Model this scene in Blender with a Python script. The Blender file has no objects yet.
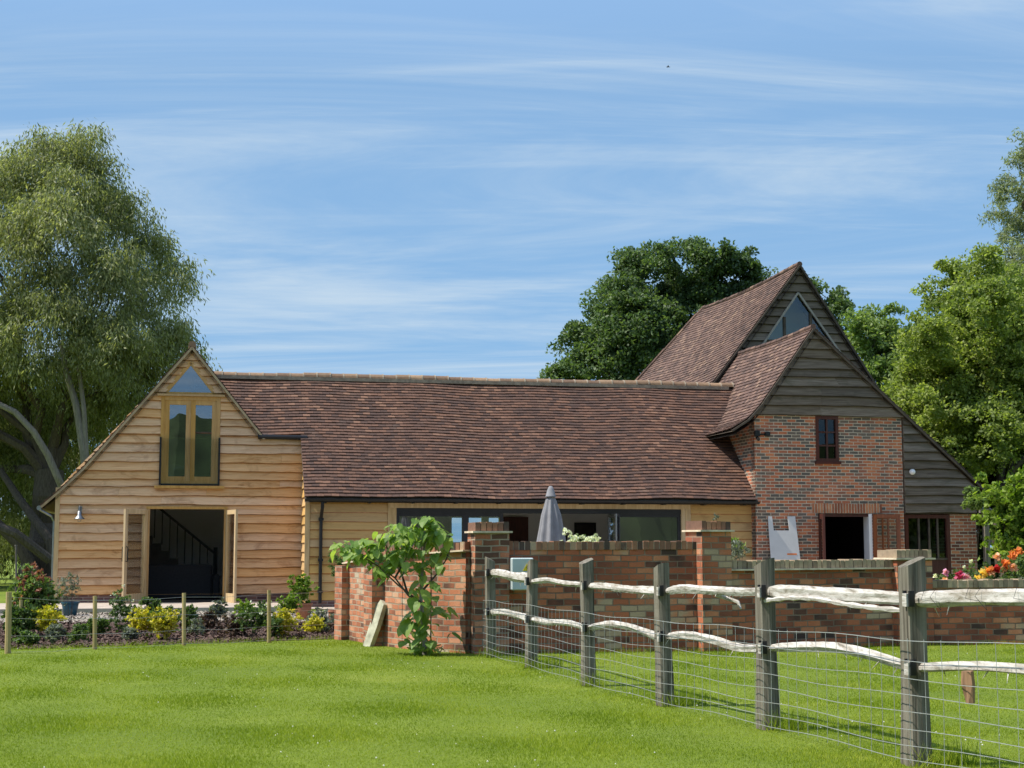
import bpy, bmesh, math, random
import numpy as np
from mathutils import Vector, Matrix
random.seed(7); RNG = np.random.default_rng(7)
scene = bpy.context.scene
COL = scene.collection
R_ = math.radians

# ------------------------------------------------------------------ camera
CZ = 1.38; FPX = 1500.0; PITCH = math.atan(161 / 1500)
cam_d = bpy.data.cameras.new('camera'); cam = bpy.data.objects.new('camera', cam_d); COL.objects.link(cam)
cam.location = (0, 0, CZ); cam.rotation_euler = (math.pi / 2 + PITCH, 0, 0)
cam_d.sensor_width = 36; cam_d.lens = FPX / 1024 * 36; cam_d.clip_end = 3000; cam_d.clip_start = 0.1
scene.camera = cam

# ------------------------------------------------------------------ light
SUN_AZ = (-0.985, -0.17); SUN_EL = 56.0           # horizontal direction towards the sun, elevation
world = bpy.data.worlds.new('World'); scene.world = world; world.use_nodes = True
def build_world():
    nt = world.node_tree; N = nt.nodes; Lk = nt.links
    bg = N['Background']
    sky = N.new('ShaderNodeTexSky'); sky.sky_type = 'NISHITA'; sky.sun_disc = False
    sky.sun_elevation = R_(SUN_EL); sky.sun_rotation = math.atan2(SUN_AZ[0], SUN_AZ[1])
    sky.air_density = 1.0; sky.dust_density = 0.6; sky.ozone_density = 2.5
    geo = N.new('ShaderNodeTexCoord')
    sep = N.new('ShaderNodeSeparateXYZ'); Lk.new(geo.outputs['Generated'], sep.inputs[0])
    # project the direction on a high layer, so that the streaks get finer towards the horizon
    zc = N.new('ShaderNodeMath'); zc.operation = 'MAXIMUM'; zc.inputs[1].default_value = 0.0; Lk.new(sep.outputs[2], zc.inputs[0])
    za = N.new('ShaderNodeMath'); za.operation = 'ADD'; za.inputs[1].default_value = 0.12; Lk.new(zc.outputs[0], za.inputs[0])
    dx = N.new('ShaderNodeMath'); dx.operation = 'DIVIDE'; Lk.new(sep.outputs[0], dx.inputs[0]); Lk.new(za.outputs[0], dx.inputs[1])
    dy = N.new('ShaderNodeMath'); dy.operation = 'DIVIDE'; Lk.new(sep.outputs[1], dy.inputs[0]); Lk.new(za.outputs[0], dy.inputs[1])
    cmb = N.new('ShaderNodeCombineXYZ'); Lk.new(dx.outputs[0], cmb.inputs[0]); Lk.new(dy.outputs[0], cmb.inputs[1])
    def streak(rot, scale, ns, det, lo, hi, dist):
        mp = N.new('ShaderNodeMapping'); mp.inputs['Rotation'].default_value = (0, 0, rot); mp.inputs['Scale'].default_value = scale
        Lk.new(cmb.outputs[0], mp.inputs[0])
        nz = N.new('ShaderNodeTexNoise'); nz.inputs['Scale'].default_value = ns; nz.inputs['Detail'].default_value = det
        nz.inputs['Roughness'].default_value = 0.62; nz.inputs['Distortion'].default_value = dist
        Lk.new(mp.outputs[0], nz.inputs['Vector'])
        rp = N.new('ShaderNodeMapRange'); rp.interpolation_type = 'SMOOTHSTEP'
        rp.inputs['From Min'].default_value = lo; rp.inputs['From Max'].default_value = hi
        Lk.new(nz.outputs['Fac'], rp.inputs['Value'])
        return rp.outputs[0]
    a = streak(R_(-9), (0.27, 1.05, 1), 1.6, 11, 0.41, 0.74, 1.0)
    b = streak(R_(11), (0.30, 2.2, 1), 2.2, 12, 0.48, 0.86, 1.2)
    ad = N.new('ShaderNodeMath'); ad.operation = 'MULTIPLY_ADD'; ad.inputs[1].default_value = 0.42; Lk.new(b, ad.inputs[0])
    m1 = N.new('ShaderNodeMath'); m1.operation = 'MULTIPLY_ADD'; m1.inputs[1].default_value = 0.74; m1.inputs[2].default_value = 0.10; Lk.new(a, m1.inputs[0])
    Lk.new(m1.outputs[0], ad.inputs[2])
    mix = N.new('ShaderNodeMixRGB'); mix.inputs[2].default_value = (1.85, 2.2, 2.5, 1)
    tint = N.new('ShaderNodeMixRGB'); tint.blend_type = 'MULTIPLY'; tint.inputs[0].default_value = 1.0; tint.inputs[2].default_value = (1, 1, 1, 1)
    # the clear blue of the low sky, held even down to the roofs as on that hazeless day
    er = N.new('ShaderNodeValToRGB'); el = er.color_ramp.elements; el[0].position = 0.0; el[0].color = (.52, 1.24, 2.16, 1); el[1].position = .38; el[1].color = (.60, 1.16, 2.0, 1)
    Lk.new(zc.outputs[0], er.inputs[0])
    ef = N.new('ShaderNodeMapRange'); ef.inputs['From Min'].default_value = .30; ef.inputs['From Max'].default_value = .75; ef.inputs['To Min'].default_value = .95; ef.inputs['To Max'].default_value = 0
    Lk.new(sep.outputs[2], ef.inputs['Value'])
    em = N.new('ShaderNodeMixRGB'); Lk.new(ef.outputs[0], em.inputs[0]); Lk.new(sky.outputs[0], em.inputs[1]); Lk.new(er.outputs[0], em.inputs[2])
    Lk.new(em.outputs[0], tint.inputs[1])
    Lk.new(ad.outputs[0], mix.inputs[0]); Lk.new(tint.outputs[0], mix.inputs[1])
    Lk.new(mix.outputs[0], bg.inputs[0]); bg.inputs[1].default_value = 0.15
build_world()
sun_d = bpy.data.lights.new('sun', 'SUN'); sun_d.energy = 3.0; sun_d.angle = R_(0.5); sun_d.color = (1.0, 0.94, 0.84)
sun = bpy.data.objects.new('sun', sun_d); COL.objects.link(sun)
_h = math.hypot(*SUN_AZ); _e = R_(SUN_EL)
SUNV = Vector((SUN_AZ[0] / _h * math.cos(_e), SUN_AZ[1] / _h * math.cos(_e), math.sin(_e)))
sun.rotation_euler = SUNV.to_track_quat('Z', 'Y').to_euler(); sun.location = (0, 0, 60)
vs = scene.view_settings; vs.view_transform = 'Standard'; vs.look = 'None'; vs.gamma = 1; vs.exposure = 1.2; vs.use_curve_mapping = False
scene.cycles.max_bounces = 6; scene.cycles.transparent_max_bounces = 12; scene.cycles.use_denoising = True

# ------------------------------------------------------------------ picture geometry (surveying the photo)
_F = np.array([0, math.cos(PITCH), math.sin(PITCH)]); _U = np.array([0, -math.sin(PITCH), math.cos(PITCH)])
def at(px, py, Y):
    d = _F + np.array([1., 0, 0]) * (px - 512) / FPX + _U * (384 - py) / FPX
    p = np.array([0, 0, CZ]) + d * Y / d[1]
    return Vector(p)
def ground_z(x, y):
    k = np.array([-50, 0, 4, 8, 10.5, 13, 16, 19, 22, 400]); z = np.array([.45, .42, .33, .2, .13, .085, .06, .03, 0, 0])
    return np.interp(y, k, z)
TH = R_(12); O = Vector((-4.5567, 33.5, 0))      # corner of the long barn; u runs along its front, v backwards
UU = Vector((math.cos(TH), math.sin(TH), 0)); VV = Vector((-math.sin(TH), math.cos(TH), 0))
def bl(u, v, z=0): return O + UU * u + VV * v + Vector((0, 0, z))

# ------------------------------------------------------------------ mesh helpers
class MB:
    def __init__(s): s.v = []; s.f = []; s.uv = {}
    def add(s, pts, faces):
        b = len(s.v); s.v += [tuple(p) for p in pts]; s.f += [tuple(i + b for i in f) for f in faces]
    def poly(s, pts, uv=None):
        b = len(s.v); s.v += [tuple(p) for p in pts]; s.f.append(tuple(range(b, b + len(pts))))
        if uv: s.uv[len(s.f) - 1] = uv
    def box(s, x0, x1, y0, y1, z0, z1):
        s.add([(x0,y0,z0),(x1,y0,z0),(x1,y1,z0),(x0,y1,z0),(x0,y0,z1),(x1,y0,z1),(x1,y1,z1),(x0,y1,z1)],
              [(0,3,2,1),(4,5,6,7),(0,1,5,4),(1,2,6,5),(2,3,7,6),(3,0,4,7)])
    def bar(s, a, b, w, h, up=(0,0,1)):
        a = Vector(a); b = Vector(b); d = (b - a).normalized(); up = Vector(up)
        sx = d.cross(up)
        if sx.length < 1e-4: sx = d.cross(Vector((1,0,0)))
        sx.normalize(); sz = sx.cross(d).normalized()
        p = []
        for c in (a, b):
            for i, j in ((-1,-1),(1,-1),(1,1),(-1,1)): p.append(c + sx * (i * w / 2) + sz * (j * h / 2))
        s.add(p, [(0,3,2,1),(4,5,6,7),(0,1,5,4),(1,2,6,5),(2,3,7,6),(3,0,4,7)])
    def tube(s, path, rad, n=8, cap=True, jit=0):
        path = [Vector(p) for p in path]; k = len(path)
        if not hasattr(rad, '__len__'): rad = [rad] * k
        ref = None; rings = []
        for i, p in enumerate(path):
            d = (path[min(i + 1, k - 1)] - path[max(i - 1, 0)]).normalized()
            if ref is None:
                ref = d.orthogonal().normalized()
            ref = (ref - d * ref.dot(d)).normalized(); o = d.cross(ref)
            rings.append([p + (ref * math.cos(2 * math.pi * j / n) + o * math.sin(2 * math.pi * j / n)) * rad[i] * (1 + random.uniform(-jit, jit)) for j in range(n)])
        b = len(s.v)
        for r in rings: s.v += [tuple(q) for q in r]
        for i in range(k - 1):
            for j in range(n):
                s.f.append((b + i*n + j, b + i*n + (j+1) % n, b + (i+1)*n + (j+1) % n, b + (i+1)*n + j))
        if cap: s.f.append(tuple(b + j for j in reversed(range(n)))); s.f.append(tuple(b + (k-1)*n + j for j in range(n)))
    def lathe(s, prof, c=(0,0,0), n=16):
        b = len(s.v); c = Vector(c)
        for r, z in prof:
            for j in range(n): s.v.append((c.x + r*math.cos(2*math.pi*j/n), c.y + r*math.sin(2*math.pi*j/n), c.z + z))
        for i in range(len(prof) - 1):
            for j in range(n): s.f.append((b+i*n+j, b+i*n+(j+1)%n, b+(i+1)*n+(j+1)%n, b+(i+1)*n+j))
    def prism(s, poly, y0, y1):                  # poly in (x, z), extruded along y
        n = len(poly); b = len(s.v)
        for y in (y0, y1): s.v += [(x, y, z) for x, z in poly]
        s.f.append(tuple(b + i for i in range(n))); s.f.append(tuple(b + n + i for i in reversed(range(n))))
        for i in range(n): j = (i + 1) % n; s.f.append((b+i, b+n+i, b+n+j, b+j))
    def build(s, name, m, parent=None, off=(0,0,0), smooth=False, bevel=0):
        return link(name, np.array(s.v, dtype=float).reshape(-1, 3), s.f, m, parent, off, smooth, s.uv, bevel)

def link(name, V, F, m, parent=None, off=(0,0,0), smooth=False, uv=None, bevel=0):
    if parent is not None and parent.name in OFF: off = OFF[parent.name]
    me = bpy.data.meshes.new(name)
    V = V - np.array(off)
    me.from_pydata(V.tolist(), [], F); me.update()
    if bevel:
        bm = bmesh.new(); bm.from_mesh(me)
        bmesh.ops.bevel(bm, geom=bm.edges[:], offset=bevel, segments=1, affect='EDGES'); bm.to_mesh(me); bm.free()
    if m.get('uv') and not bevel:
        L = me.uv_layers.new(name='UVMap')
        for p in me.polygons:
            n = p.normal; custom = uv.get(p.index) if uv else None
            for k, li in enumerate(p.loop_indices):
                c = me.vertices[me.loops[li].vertex_index].co
                if custom: L.data[li].uv = custom[k]
                elif abs(n.z) > .75: L.data[li].uv = (c.x, c.y)
                else:
                    t = Vector((-n.y, n.x, 0)).normalized(); L.data[li].uv = (t.x*c.x + t.y*c.y, c.z)
    if smooth: me.polygons.foreach_set('use_smooth', [True]*len(me.polygons))
    me.materials.append(m)
    o = bpy.data.objects.new(name, me); COL.objects.link(o)
    if parent is not None: o.parent = parent
    OFF[o.name] = tuple(off)
    return o
def link_quads(name, V, m, parent=None, nv=4):   # V (n, nv, 3): one face each
    n = V.shape[0]; me = bpy.data.meshes.new(name)
    if parent is not None and parent.name in OFF: V = V - np.array(OFF[parent.name])
    me.vertices.add(n*nv); me.vertices.foreach_set('co', V.astype(np.float32).ravel())
    me.loops.add(n*nv); me.loops.foreach_set('vertex_index', np.arange(n*nv, dtype=np.int32))
    me.polygons.add(n); me.polygons.foreach_set('loop_start', np.arange(0, n*nv, nv, dtype=np.int32))
    me.update(calc_edges=True); me.materials.append(m)
    o = bpy.data.objects.new(name, me); COL.objects.link(o)
    if parent is not None: o.parent = parent
    return o
OFF = {}
def thing(name, label, cat, base=(0,0,0), rotz=0, group=None, local=None):
    """An Empty at the thing's base; `local` = base in the builder's own coordinates, taken off its meshes."""
    o = bpy.data.objects.new(name, None); COL.objects.link(o)
    o.location = base; o.rotation_euler = (0, 0, rotz); o.empty_display_size = .2
    OFF[o.name] = tuple(base if local is None else local)
    o['label'] = label; o['category'] = cat
    if group: o['group'] = group
    return o
def tag(o, label, cat, group=None):
    o['label'] = label; o['category'] = cat
    if group: o['group'] = group
    return o
def struct(o): o['kind'] = 'structure'; return o
def stuff(o, label=None, cat=None):
    o['kind'] = 'stuff'
    if label: o['label'] = label; o['category'] = cat
    return o

# ------------------------------------------------------------------ materials
def nodes(name, rough=.8):
    m = bpy.data.materials.new(name); m.use_nodes = True; nt = m.node_tree
    b = nt.nodes['Principled BSDF']; b.inputs['Roughness'].default_value = rough
    b.inputs['Specular IOR Level'].default_value = .3
    return m, nt, b
def c4(c): return (*c, 1)
def ramp(nt, fac, stops):
    r = nt.nodes.new('ShaderNodeValToRGB'); e = r.color_ramp.elements
    while len(e) < len(stops): e.new(.5)
    for k, (p, c) in enumerate(stops): e[k].position = p; e[k].color = c4(c)
    nt.links.new(fac, r.inputs[0]); return r.outputs[0]
def noise(nt, vec, scale, detail=4, rough=.55, stretch=None, dist=0):
    if stretch:
        mp = nt.nodes.new('ShaderNodeMapping'); mp.inputs['Scale'].default_value = stretch; nt.links.new(vec, mp.inputs[0]); vec = mp.outputs[0]
    n = nt.nodes.new('ShaderNodeTexNoise'); n.inputs['Scale'].default_value = scale; n.inputs['Detail'].default_value = detail
    n.inputs['Roughness'].default_value = rough; n.inputs['Distortion'].default_value = dist
    nt.links.new(vec, n.inputs['Vector']); return n.outputs['Fac']
def coord(nt, kind='Object'):
    t = nt.nodes.new('ShaderNodeTexCoord'); return t.outputs[kind]
def math_(nt, op, a, b=None, c=None):
    n = nt.nodes.new('ShaderNodeMath'); n.operation = op
    for k, x in enumerate((a, b, c)):
        if x is None: continue
        if isinstance(x, (int, float)): n.inputs[k].default_value = x
        else: nt.links.new(x, n.inputs[k])
    return n.outputs[0]
def mixc(nt, fac, a, b, mode='MIX'):
    n = nt.nodes.new('ShaderNodeMixRGB'); n.blend_type = mode
    for k, x in enumerate((fac, a, b)):
        if isinstance(x, (int, float)): n.inputs[k].default_value = x
        elif isinstance(x, tuple): n.inputs[k].default_value = c4(x)
        else: nt.links.new(x, n.inputs[k])
    return n.outputs[0]
def island(nt): return nt.nodes.new('ShaderNodeNewGeometry').outputs['Random Per Island']
def bump(nt, b, h, strength, dist=.01):
    n = nt.nodes.new('ShaderNodeBump'); n.inputs['Strength'].default_value = strength; n.inputs['Distance'].default_value = dist
    nt.links.new(h, n.inputs['Height']); nt.links.new(n.outputs[0], b.inputs['Normal'])

def m_plain(name, c, rough=.6, var=.25, scale=6, metal=0, bmp=0):
    m, nt, b = nodes(name, rough); b.inputs['Metallic'].default_value = metal
    f = noise(nt, coord(nt), scale, 5)
    lo = tuple(x*(1-var) for x in c); hi = tuple(min(1, x*(1+var)) for x in c)
    nt.links.new(ramp(nt, f, [(.3, lo), (.7, hi)]), b.inputs['Base Color'])
    if bmp: bump(nt, b, f, bmp)
    return m
def m_wood(name, stops, stretch, isl=.25, rough=.75, stain=None, bmp=.3, scale=3.0):
    m, nt, b = nodes(name, rough); v = coord(nt); rnd = island(nt)
    # shift the grain of each board so that no two are alike
    cm = nt.nodes.new('ShaderNodeCombineXYZ'); r10 = math_(nt, 'MULTIPLY', rnd, 37.0)
    nt.links.new(r10, cm.inputs[0]); nt.links.new(r10, cm.inputs[2])
    va = nt.nodes.new('ShaderNodeVectorMath'); va.operation = 'ADD'; nt.links.new(v, va.inputs[0]); nt.links.new(cm.outputs[0], va.inputs[1])
    g = noise(nt, va.outputs[0], scale, 8, .62, stretch, .6)
    col = ramp(nt, g, stops)
    if stain:
        s = noise(nt, va.outputs[0], 1.3, 6, .65, (1, 1, 2.2), 1.2)
        sf = nt.nodes.new('ShaderNodeMapRange'); sf.inputs['From Min'].default_value = .52; sf.inputs['From Max'].default_value = .72
        nt.links.new(s, sf.inputs['Value'])
        col = mixc(nt, math_(nt, 'MULTIPLY', sf.outputs[0], .75), col, stain)
    hs = nt.nodes.new('ShaderNodeHueSaturation'); nt.links.new(col, hs.inputs['Color'])
    nt.links.new(math_(nt, 'MULTIPLY_ADD', rnd, 2*isl, 1-isl), hs.inputs['Value'])
    r2 = math_(nt, 'FRACT', math_(nt, 'MULTIPLY', rnd, 13.7))
    nt.links.new(math_(nt, 'MULTIPLY_ADD', r2, .22, .9), hs.inputs['Saturation'])
    nt.links.new(hs.outputs[0], b.inputs['Base Color'])
    bump(nt, b, g, bmp, .006); return m
def m_brick(name, stops, mortar, bw=.225, bh=.075, ms=.011, patch=None, wob=.012, mort_var=.4, bmp=.7, pamp=1.9):
    m, nt, b = nodes(name, .88); m['uv'] = 1
    uv = coord(nt, 'UV'); ob = coord(nt, 'Object')
    nz = nt.nodes.new('ShaderNodeTexNoise'); nz.inputs['Scale'].default_value = 5; nz.inputs['Detail'].default_value = 4
    nt.links.new(uv, nz.inputs['Vector'])
    vm = nt.nodes.new('ShaderNodeVectorMath'); vm.operation = 'MULTIPLY_ADD'
    nt.links.new(nz.outputs['Color'], vm.inputs[0]); vm.inputs[1].default_value = (wob, wob, 0); nt.links.new(uv, vm.inputs[2])
    br = nt.nodes.new('ShaderNodeTexBrick'); br.inputs['Scale'].default_value = 1
    br.inputs['Brick Width'].default_value = bw; br.inputs['Row Height'].default_value = bh; br.inputs['Mortar Size'].default_value = ms
    br.inputs['Mortar Smooth'].default_value = .25; br.offset = .5; br.squash = 1.0
    br.inputs['Color1'].default_value = (0,0,0,1); br.inputs['Color2'].default_value = (1,1,1,1); br.inputs['Mortar'].default_value = (.5,.5,.5,1)
    nt.links.new(vm.outputs[0], br.inputs['Vector'])
    bc = br.outputs['Color']; fac = br.outputs['Fac']
    gray = nt.nodes.new('ShaderNodeRGBToBW'); nt.links.new(bc, gray.inputs[0]); g = gray.outputs[0]
    if patch:                                   # whole areas of the wall lean to the darker or redder bricks
        pn = noise(nt, ob, patch, 4, .6)
        g = math_(nt, 'ADD', g, math_(nt, 'MULTIPLY_ADD', pn, pamp, -pamp/2))
    col = ramp(nt, g, stops)
    fine = noise(nt, uv, 45, 5, .7)
    col = mixc(nt, .55, col, ramp(nt, fine, [(.25, (.62,.62,.62)), (.75, (1.25,1.22,1.2))]), 'MULTIPLY')
    dirt = noise(nt, ob, 1.6, 7, .65)
    mo = mixc(nt, mort_var, mortar, ramp(nt, dirt, [(.35, tuple(x*.35 for x in mortar)), (.65, tuple(min(1, x*1.25) for x in mortar))]))
    col = mixc(nt, fac, col, mo)
    dm = nt.nodes.new('ShaderNodeMapRange'); dm.inputs['From Min'].default_value = .55; dm.inputs['From Max'].default_value = .75; nt.links.new(dirt, dm.inputs['Value'])
    col = mixc(nt, math_(nt, 'MULTIPLY', dm.outputs[0], .35), col, tuple(.5*(x + .08) for x in mortar))
    nt.links.new(col, b.inputs['Base Color'])
    h = math_(nt, 'SUBTRACT', math_(nt, 'MULTIPLY', fine, .35), fac); bump(nt, b, h, bmp, .012)
    return m
def m_tile(name, stops, lichen=(.42,.36,.26), lf=.12):
    m, nt, b = nodes(name, .8); r = island(nt); ob = coord(nt)
    pn = noise(nt, ob, .55, 4, .6)
    g = math_(nt, 'ADD', r, math_(nt, 'MULTIPLY_ADD', pn, .7, -.35))
    col = ramp(nt, g, stops)
    fine = noise(nt, ob, 14, 6, .7)
    col = mixc(nt, .7, col, ramp(nt, fine, [(.25, (.6,.6,.62)), (.75, (1.35,1.3,1.25))]), 'MULTIPLY')
    l = noise(nt, ob, 2.2, 8, .75); lm = nt.nodes.new('ShaderNodeMapRange'); lm.inputs['From Min'].default_value = .58; lm.inputs['From Max'].default_value = .78; nt.links.new(l, lm.inputs['Value'])
    col = mixc(nt, math_(nt, 'MULTIPLY', lm.outputs[0], lf*3), col, lichen)
    nt.links.new(col, b.inputs['Base Color']); bump(nt, b, fine, .35, .006); return m
def m_leaf(name, stops, trans=.35, patch=.35, rough=.55, spec=.35):
    trans = min(.5, trans + .08)
    m, nt, b = nodes(name, rough); b.inputs['Specular IOR Level'].default_value = spec
    r = island(nt); pn = noise(nt, coord(nt), patch, 3)
    g = math_(nt, 'ADD', math_(nt, 'MULTIPLY', r, .8), math_(nt, 'MULTIPLY_ADD', pn, 1.4, -.6))
    col = ramp(nt, g, stops); nt.links.new(col, b.inputs['Base Color'])
    tr = nt.nodes.new('ShaderNodeBsdfTranslucent'); nt.links.new(mixc(nt, 1, col, (1.5,1.6,.7), 'MULTIPLY'), tr.inputs[0])
    mx = nt.nodes.new('ShaderNodeMixShader'); mx.inputs[0].default_value = trans
    nt.links.new(b.outputs[0], mx.inputs[1]); nt.links.new(tr.outputs[0], mx.inputs[2])
    nt.links.new(mx.outputs[0], nt.nodes['Material Output'].inputs[0]); return m
def m_glass(name, refl=.2, tint=(.85,.9,.9), rough=.0):
    m = bpy.data.materials.new(name); m.use_nodes = True; nt = m.node_tree; nt.nodes.clear()
    o = nt.nodes.new('ShaderNodeOutputMaterial'); t = nt.nodes.new('ShaderNodeBsdfTransparent'); t.inputs[0].default_value = c4(tint)
    g = nt.nodes.new('ShaderNodeBsdfGlossy'); g.inputs['Roughness'].default_value = rough; g.inputs[0].default_value = (.95,.97,1,1)
    lw = nt.nodes.new('ShaderNodeLayerWeight'); lw.inputs[0].default_value = .25
    f = math_(nt, 'MULTIPLY_ADD', lw.outputs['Fresnel'], .8, refl)
    v = coord(nt); nz = noise(nt, v, 1.7, 2); bp = nt.nodes.new('ShaderNodeBump'); bp.inputs['Strength'].default_value = .02; bp.inputs['Distance'].default_value = .02
    nt.links.new(nz, bp.inputs['Height']); nt.links.new(bp.outputs[0], g.inputs['Normal'])
    mx = nt.nodes.new('ShaderNodeMixShader'); nt.links.new(f, mx.inputs[0]); nt.links.new(t.outputs[0], mx.inputs[1]); nt.links.new(g.outputs[0], mx.inputs[2])
    nt.links.new(mx.outputs[0], o.inputs[0]); return m

M = {}
M['oak'] = m_wood('oak_weatherboard', [(.2,(.37,.19,.085)),(.4,(.60,.345,.168)),(.6,(.71,.45,.24)),(.8,(.50,.27,.12))], (.45,7,12), .13, .7, (.29,.135,.05), .6)
M['oak_pale'] = m_wood('oak_frame_pale', [(.3,(.36,.25,.13)),(.7,(.55,.42,.25))], (6,6,.6), .1)
M['oak_gold'] = m_wood('oak_frame_golden', [(.3,(.36,.205,.075)),(.7,(.52,.32,.13))], (6,6,.6), .1)
M['oak_smooth'] = m_wood('oak_board_smooth', [(.25,(.40,.235,.085)),(.5,(.54,.345,.14)),(.75,(.47,.28,.105))], (.5,6,8), .12, .7, (.30,.17,.07))
M['black_board'] = m_wood('weathered_dark_board', [(.25,(.068,.049,.034)),(.5,(.150,.116,.084)),(.75,(.22,.18,.137))], (.5,6,10), .28, .85, (.07,.062,.038))
M['grey_oak'] = m_wood('silvered_oak_frame', [(.3,(.22,.20,.17)),(.7,(.36,.33,.29))], (6,6,.6), .1)
M['glass_loft'] = m_glass('loft_glass', .05, (.75,.8,.78))
M['waney'] = m_wood('waney_bark_edge', [(.3,(.17,.085,.038)),(.7,(.32,.17,.08))], (2,6,6), .25, .9)  # waney edge, darkened to paint in the shadow line under each lap
M['waney_dark'] = m_wood('dark_board_edge', [(.3,(.02,.016,.012)),(.7,(.06,.05,.038))], (2,6,6), .25, .9)  # near-black edge colour standing in for lap shadow on the dark boards
M['verge'] = m_wood('dark_verge_board', [(.3,(.045,.036,.028)),(.7,(.10,.08,.06))], (2,2,2), .15)
M['verge_oak'] = m_wood('oak_verge_board', [(.3,(.22,.165,.10)),(.7,(.40,.31,.19))], (2,2,2), .15)
M['tile'] = m_tile('clay_tile_dark', [(.0,(.062,.037,.029)),(.35,(.084,.047,.034)),(.65,(.106,.057,.039)),(.92,(.135,.070,.045)),(1,(.18,.10,.065))], lf=.04)
M['tile_old'] = m_tile('clay_tile_old', [(.0,(.070,.044,.035)),(.35,(.108,.066,.051)),(.65,(.130,.079,.060)),(.9,(.160,.098,.073)),(1,(.22,.145,.10))], lf=.09)
M['ridge'] = m_tile('ridge_tile_lichen', [(.1,(.15,.095,.06)),(.6,(.23,.15,.09)),(1,(.30,.20,.12))], (.36,.29,.17), .2)
M['mortar'] = m_plain('lime_mortar', (.42,.36,.27), .9, .3, 9)
M['brick_house'] = m_brick('brick_house_wall', [(.0,(.10,.088,.075)),(.3,(.16,.125,.095)),(.46,(.29,.115,.07)),(.72,(.42,.135,.066)),(1,(.52,.19,.085))], (.56,.47,.35), .225, .074, .0085, .7, .022)
M['brick_red'] = m_brick('brick_red_wall', [(.05,(.12,.05,.035)),(.4,(.28,.095,.05)),(.75,(.38,.14,.07)),(.95,(.45,.19,.09))], (.45,.38,.28), .225, .078, .010)
M['brick_garden'] = m_brick('brick_garden_wall', [(-.0,(.07,.042,.033)),(.15,(.19,.070,.042)),(.42,(.36,.112,.055)),(.7,(.46,.150,.070)),(.9,(.53,.225,.115)),(1,(.46,.33,.21))], (.25,.18,.125), .215, .079, .008, 1.1, .03, .7, .9, 1.2)
M['brick_garden_red'] = m_brick('brick_garden_wall_red', [(.02,(.12,.06,.04)),(.25,(.34,.12,.062)),(.6,(.47,.18,.092)),(.9,(.55,.28,.165)),(1,(.46,.38,.27))], (.36,.28,.20),   .215, .077, .010, 1.0, .035, .85, 1.0)
M['brick_plinth'] = m_brick('brick_plinth_purple', [(.1,(.09,.05,.05)),(.6,(.16,.085,.075)),(1,(.22,.12,.09))], (.26,.20,.17))
M['brick_loose'] = m_tile('coping_brick', [(.05,(.075,.052,.04)),(.35,(.19,.10,.065)),(.6,(.29,.14,.08)),(.85,(.37,.21,.125)),(1,(.42,.32,.21))], (.40,.38,.27), .25)
M['brick_loose_grey'] = m_tile('coping_brick_weathered', [(.05,(.19,.14,.095)),(.5,(.33,.26,.175)),(1,(.44,.34,.22))], (.50,.46,.33), .25)
M['arch'] = m_tile('arch_brick', [(.1,(.24,.08,.04)),(.6,(.40,.145,.065)),(1,(.48,.21,.10))], (.4,.3,.2), .02)
M['ridge_mortar'] = m_plain('grey_ridge_mortar', (.27,.22,.16), .9, .3, 9)
M['stone'] = m_plain('creasing_stone', (.60,.50,.36), .9, .3, 7, 0, .3)
M['slab'] = m_plain('mossy_stone_slab', (.38,.37,.27), .9, .35, 9, 0, .4)
M['black'] = m_plain('black_metal', (.012,.012,.013), .4, .2)
M['anth'] = m_plain('anthracite_frame', (.018,.019,.021), .45, .2)
M['room'] = m_plain('grey_plaster', (.78,.77,.75), .9, .04, 2)
M['room_dark'] = m_plain('dark_floor', (.13,.11,.09), .5, .2)
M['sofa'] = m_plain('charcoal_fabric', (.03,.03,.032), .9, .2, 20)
M['white'] = m_plain('white_paint', (.75,.74,.72), .5, .04)
M['linen'] = m_plain('white_linen', (.7,.7,.7), .9, .05, 20)
M['maroon'] = m_wood('maroon_stained_wood', [(.3,(.045,.014,.010)),(.7,(.085,.026,.018))], (6,6,.8), .1, .5)
M['russet'] = m_wood('russet_stained_wood', [(.3,(.14,.045,.022)),(.7,(.24,.085,.04))], (6,6,.8), .1, .5)
M['steel'] = m_plain('galvanised_steel', (.25,.255,.26), .42, .12, 20, 1)
M['wire'] = m_plain('galvanised_wire', (.50,.50,.49), .45, .15, 20, .6)
M['post'] = m_wood('weathered_fence_oak', [(.3,(.035,.029,.022)),(.45,(.125,.112,.088)),(.58,(.18,.165,.132)),(.75,(.25,.232,.19))], (16,16,.5), .16, .95, (.075,.066,.042), 1.0, 2.4)
M['rail'] = m_wood('silvered_cleft_rail', [(.28,(.10,.085,.065)),(.42,(.32,.295,.255)),(.58,(.49,.47,.435)),(.78,(.33,.305,.26))], (12,.45,16), .08, .9, (.17,.14,.095), 1.0, 2.2)
M['stake'] = m_wood('treated_pine_stake', [(.3,(.26,.21,.10)),(.7,(.42,.34,.18))], (7,7,.7), .12, .9)
M['glass'] = m_glass('window_glass', .10)
M['glass_sky'] = m_glass('gable_glass', .22, (.45,.52,.56))
M['glass_dim'] = m_glass('old_window_glass', .02, (.6,.65,.62))
M['glass_clear'] = m_glass('clear_glass', .015, (.97,.98,.98))
M['parasol'] = m_plain('grey_canvas', (.20,.20,.21), .9, .12, 8)
M['bark'] = m_wood('tree_bark', [(.3,(.045,.036,.028)),(.7,(.12,.10,.08))], (8,8,1), 0, .95)
M['bark_pale'] = m_wood('pale_bark', [(.3,(.15,.135,.115)),(.7,(.29,.265,.23))], (8,8,1), 0, .95)
M['terracotta'] = m_plain('terracotta', (.36,.15,.08), .85, .2)
M['planter'] = m_plain('teal_glaze', (.02,.07,.10), .35, .2)
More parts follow.
